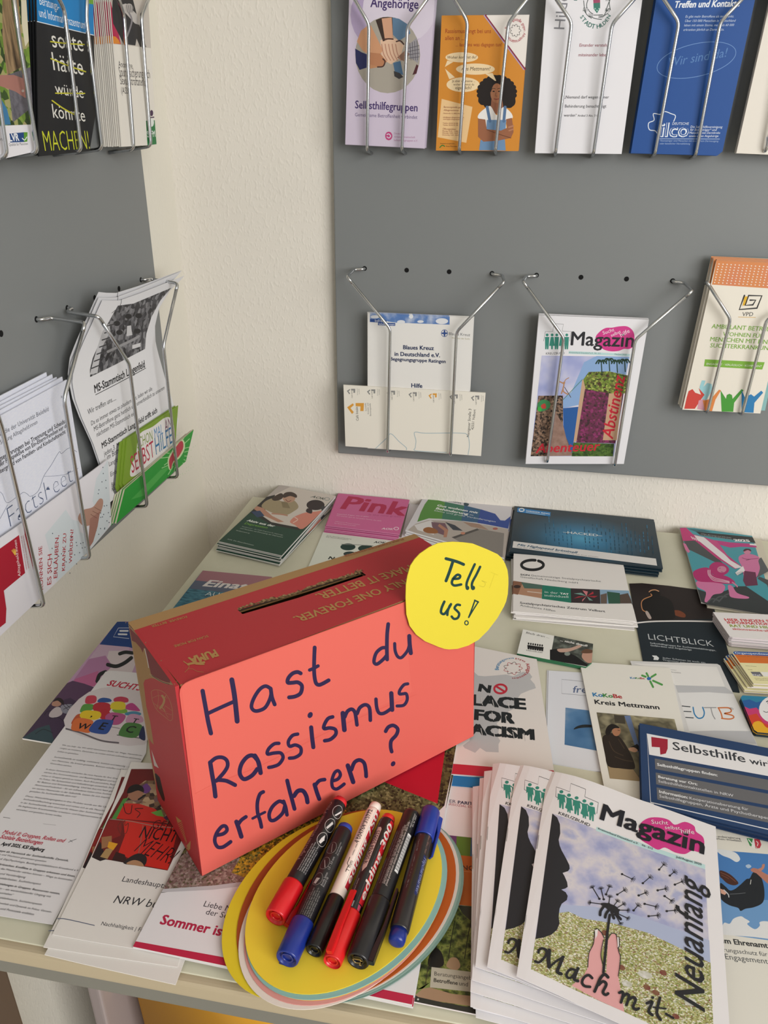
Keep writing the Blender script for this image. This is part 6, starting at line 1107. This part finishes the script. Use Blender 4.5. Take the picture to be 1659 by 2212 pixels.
# ------------------------------------------------------------------ markers
class Cyl:
    deform = None; axis = 1
    def __init__(s, A, B, r):
        s.O = A; s.U = (B-A).normalized(); s.r = r
        n = (CAM-A); n -= s.U*n.dot(s.U); s.N = n.normalized(); s.V = s.N.cross(s.U)
    def P(s, u, v, w_=0):
        k = math.floor(v/.0015); f = v/.0015-k; a, b = k*.0015/s.r, (k+1)*.0015/s.r
        c, d = math.cos(a)*(1-f)+math.cos(b)*f, math.sin(a)*(1-f)+math.sin(b)*f
        return s.O+s.U*u+(s.N*c+s.V*d)*(s.r+.00002+w_)
def lathe(name, A, U, prof, mats, parent, seg=40, ribs=0):
    N = U.orthogonal().normalized(); V = U.cross(N); bm = bmesh.new(); rings = []
    for u, r, mi in prof:
        rings.append([bm.verts.new(A+U*u+(N*math.cos(2*math.pi*j/seg)+V*math.sin(2*math.pi*j/seg))*max(r, 1e-5)*(1-(.03 if ribs and ribs[0] < u < ribs[1] and j % 2 else 0))) for j in range(seg)])
    for k in range(len(rings)-1):
        for j in range(seg):
            f = bm.faces.new((rings[k][j], rings[k][(j+1) % seg], rings[k+1][(j+1) % seg], rings[k+1][j])); f.material_index = prof[k][2]; f.smooth = not (abs(prof[k][0]-prof[k+1][0]) < 1e-5)
    bm.faces.new(rings[0][::-1]).material_index = prof[0][2]; bm.faces.new(rings[-1]).material_index = prof[-1][2]
    o = link_mesh(name, bm, mats, parent); return o
def pl_(h): return M('!'+h, .28, 0, .5)
def marker(capx, tailx, r, rc, lcap, body, capc, plug, label, printing=None, ribs=None, clip_ang=None, plug_len=.006, zoff=0, cap_taper=1.0, prot=.0, band=None):
    z = zo+max(r, rc)+.0004+zoff
    A, B = at_z(*capx, z), at_z(*tailx, z+prot)
    U = (B-A).normalized(); L = (B-A).length
    root = empty('marker_pen', (A+B)/2-Vector((0, 0, r)), label, 'pen', 'marker pens on the oval cards')
    b0 = lcap-.001; e = L-plug_len
    lathe('barrel', A, U, [(b0, r*.9, 0), (b0+.0012, r, 0), (e-.003, r, 0), (e-.001, r*.965, 0), (e, r*.9, 0)], [pl_(body)], root)
    cap = lathe('cap', A, U, [(.0022, rc*.50, 0), (.0010, rc*.52, 0), (.0010, rc*.42, 0), (.0026, rc*.40, 0), (.0026, rc*.72, 0), (.0004, rc*.80, 0), (0, rc*.90*cap_taper, 0), (.0012, rc*.985*cap_taper, 0), (lcap*.5, rc*(1+cap_taper)/2, 0), (lcap-.0012, rc, 0), (lcap, rc*.95, 0), (lcap-.0005, r*.9, 0)], [pl_(capc)], root, ribs=ribs)
    if plug: lathe('end_plug', A, U, [(e-.001, r*.88, 0), (L-.0035, r*.86, 0), (L-.0012, r*.80, 0), (L-.0003, r*.62, 0), (L, r*.4, 0)], [pl_(plug)], root)
    C_ = Cyl(A, B, r)
    if clip_ang is not None:
        c_, s_ = math.cos(clip_ang), math.sin(clip_ang); D = C_.N*c_+C_.V*s_; T_ = U.cross(D)
        bm = bmesh.new(); pts = [(.001, rc*.9), (.001, rc+.0034), (lcap*.5, rc+.0038), (lcap+.012, rc+.0030), (lcap+.0125, rc+.0012), (lcap*.6, rc+.0014), (.009, rc*.9)]
        F1 = [bm.verts.new(A+U*u+D*d+T_*.0024) for u, d in pts]; F2 = [bm.verts.new(A+U*u+D*d-T_*.0024) for u, d in pts]
        bm.faces.new(F1); bm.faces.new(F2[::-1])
        for k in range(len(pts)): bm.faces.new((F1[k-1], F1[k], F2[k], F2[k-1]))
        bmesh.ops.recalc_face_normals(bm, faces=bm.faces[:]); bmesh.ops.bevel(bm, geom=bm.edges[:], offset=.0004, segments=2, affect='EDGES')
        k_ = link_mesh('clip', bm, [pl_(capc)], cap)
    if printing:
        a = Art(C_, direct=True); printing(a, L*1000, r*1000); a.build('print', parent=root)
    return root, A, U, C_
wt = 'c9c6c6'
def tiny(a, u0, u1, vs, words, col=wt, h=1.0):
    for i, v in enumerate(vs):
        n = max(3, int((u1[i]-u0[i])/h/.55)); s_ = words[(i*13) % 40:(i*13) % 40+n]
        a.T(s_, u0[i], v, u1[i], v, col, l=3)
LOR = 'Permanent marker, for most surfaces, quick drying, wipe resistant, low odour ink. Keep cap closed, store flat. Tenere lontano dai bambini. Ne convient pas aux enfants. Rotulador permanente para casi todas las superficies.'
def pr_red(a, L, r):
    a.T('Flipchartmarker PRO', 48, 6.2, 110, 6.2, 'a98f8c', l=3)
    for i, u in enumerate((72, 87, 102)):
        a.S([(u+6.2*math.cos(t), -2.6+4.6*math.sin(t)) for t in [k*math.pi/10 for k in range(20)]], .35, 'd5d2d0', 3, closed=True)
    a.P([(67.5, -2.6), (73, -4.4), (73, -1.2), (68, -.6)], 'dedad8', 4).P([(73, -3.9), (76.5, -2.6), (73.2, -1.4)], 'dedad8', 4).P([(82, -1.6), (90, -4.2), (91, -2.4), (83, -.2)], 'cfccca', 4).P([(97, -1.2), (106, -5.2), (104, -5.8), (97.4, -2.6)], 'dedad8', 4)
    tiny(a, [38, 38, 38, 38, 38], [64, 66, 62, 66, 60], [2.6, .9, -.8, -2.6, -4.4], LOR)
def pr_blue(a, L, r):
    for u in (62, 77, 92): a.S([(u+5.6*math.cos(t), 3.8+3.6*math.sin(t)) for t in [k*math.pi/10 for k in range(20)]], .3, '8a8684', 3, closed=True)
    a.P([(57.5, 3.5), (63, 2.2), (63, 5), (58, 5.6)], 'b5b0ae', 4).S([(73, 2), (80, 5)], .5, 'b5b0ae', 4).S([(88, 2.5), (96, 4.5)], .5, '8a8684', 4)
    for u, s_ in ((58, 'Runde Spitze'), (73, '1,5 - 3,0 mm'), (88, 'Trocken abwischbar')): a.T(s_, u, -1.8, u+12, -1.8, 'a9a6a6', l=3)
    for u, s_ in ((58, 'Round tip'), (88, 'Dry wipeable')): a.T(s_, u, -3.6, u+9, -3.6, 'a9a6a6', l=3)
    tiny(a, [30, 30, 30, 30, 30, 30], [50, 54, 52, 55, 53, 50], [4.5, 2.9, 1.3, -.3, -1.9, -3.5], LOR, '9a9694')
def pr_white(a, L, r):
    a.P([(52, -2.6), (L-9, -2.6), (L-9, -7.5), (52, -7.5)], 'c52638', 2)
    a.T('edding 750', 57, -6.4, L-13, -6.4, 'efe6e2', l=4, it=.12, b=.02, k=.48)
    for i in range(34): a.S([(L-46+i*1.02, 3.2), (L-46+i*1.02, 5.6)], .35+.3*(i % 3 == 0), '2f3350', 3, smooth=False)
    a.T('4 004764 315772', L-48, 1.0, L-12, 1.0, '2a2d3a', l=3).S([(64, 1.5), (70, 1.5), (72, 3), (78, 3)], .5, '2a2a2c', 3, smooth=False).T('1 mm', 66, -.8, 75, -.8, '2a2a2c', l=3).T('nachfüllbar · refillable', 80, 1.4, 92, 1.4, '4a4a4e', l=3)
    a.S([(54, -1.6), (L-9, -1.6)], .15, 'b5aaa4', 3)
def pr_ed(a, L, r):
    a.P([(46, -2.4), (L-8, -2.4), (L-8, -7.4), (46, -7.4)], 'cf1f2c', 2).P([(40, -3), (45, -2.6), (45, -5.4), (40, -5.4)], 'cf4a6a', 2)
    a.T('edding 300', 50, -6.3, L-12, -6.3, 'e8dfda', l=4, it=.12, b=.022, k=.46)
    a.P([(L-58, 2.2), (L-20, 2.2), (L-18, 3.4), (L-18, 6), (L-58, 6), (L-63, 4.6)], 'd6b9b4', 2).T('4 004764 300523', L-55, 2.6, L-22, 2.6, '241c20', l=4)
    for i in range(30): a.S([(L-55+i*1.1, 4.6), (L-55+i*1.1, 5.9)], .35+.25*(i % 3 == 0), '241c20', 3, smooth=False)
    a.S([(40, -.8), (L-8, -.8)], .15, '6a6668', 3).T('1,5 - 3 mm   permanent marker', 40, 4.2, 66, 4.2, 'c0b5b5', l=3).P([(41, 1.2), (46, 1.2), (46, 2.0), (41, 2.0)], 'b5b0b0', 3)
def pr_black(a, L, r):
    a.P([(74, -2.4), (112, -2.4), (112, -6.2), (74, -6.2)], 'dedede', 2)
    for i in range(36): a.S([(76.5+i*.95, -2.5), (76.5+i*.95, -6.1)], .3+.3*((i*7) % 3 == 0), '161616', 3, smooth=False)
    tiny(a, [60, 60, 60, 60], [112, 116, 108, 124], [4.6, 2.8, .9, -.8], LOR, '8f8583', 1.2)
    a.T('permanente sobre casi todas las superficies', 60, 1.2, 118, 1.2, 'b5a9a6', l=4).T('puede permanecer destapado durante dos semanas (ISO 554)', 59, -.8, 122, -.8, 'c5bab6', l=4)
    a.T('MADE IN GERMANY', 118, -3.0, 133, -3.0, 'c9c6c4', l=3).T('Art. Nr. 250 P', 120, -4.8, 132, -4.8, 'd5d2d0', l=3)
def pr_bt(a, L, r):
    rg = random.Random(2)
    a.T('Flipchartmarker', 52, 4.4, 84, 4.4, '8a90b5', l=3).P([(50, 3.6), (86, 3.6), (86, 6.6), (50, 6.6)], '232a5c', 2)
    a.T('Blau | Blue | Bleu | Azul', 24, 3.4, 48, 3.4, '8d6a62', l=3).P([(14, 4.4), (24, 4.4), (24, 6.6), (14, 6.6)], '8d8a8a', 2).P([(16, 5.0), (19, 5.0), (19, 6.4), (16, 6.4)], '2a2828', 3)
    for i in range(60): u = rg.uniform(8, 84); a.S([(u, -3.2+rg.uniform(-.5, .5)), (u+rg.uniform(.5, 2.5), -3.2+rg.uniform(-.5, .5))], .18, '8a8a8c', 3, smooth=False)
BK = '17161a'
marker((594, 1983), (737, 1728), .0073, .0084, .030, BK, 'c4161f', 'c8202a', 'black marker pen with red cap and red end, leftmost, leaning at the box', pr_red, clip_ang=-1.75, prot=.001)
marker((619, 2073), (748, 1785), .0073, .0084, .030, BK, '152a7c', '1d3c96', 'black marker pen with blue cap at its front end and blue tail', pr_blue, clip_ang=3.0)
marker((678, 2055), (813, 1738), .0060, .0066, .044, 'e6d9d0', '121214', 'e6dcd4', 'slim white marker pen with black cap and red stripe', pr_white, plug_len=.008, zoff=.0004)
_, A3, U3, C3 = marker((717, 2080), (841, 1764), .0066, .0076, .040, BK, 'c81d1f', 'cf2a24', 'black marker pen with red cap and red lettered stripe', pr_ed, clip_ang=.5, cap_taper=.9)
rt5, A5, U5, C5 = marker((772, 2078), (890, 1758), .0074, .0082, .050, '19181b', '1b1a1d', None, 'all black marker pen with barcode and ribbed cap', pr_black, ribs=(.008, .034), clip_ang=-1.2, plug_len=.0005)
marker((931, 1752), (855, 2039), .0072, .0080, .030, '232022', '16308c', '152a7c', 'black marker pen with blue cap at the far end, rightmost', pr_bt, clip_ang=2.0, plug_len=.010)
# golden letter on the black cap's end
a = Art(Pl(A5-U5*.0002, -U5.cross(Vector((0, 0, 1))), Vector((0, 0, 1))), 720, 1900, 6.9125)
a.S([(290, 1190), (320, 1240), (400, 1250), (410, 1205), (300, 1185)], 8, 'c9a55c', 1, smooth=False).S([(400, 1215), (432, 1225)], 8, 'c9a55c', 1).S([(385, 1275), (420, 1290)], 8, 'c9a55c', 1).S([(400, 1250), (395, 1285)], 8, 'c9a55c', 1)
a.build('emblem', parent=rt5)
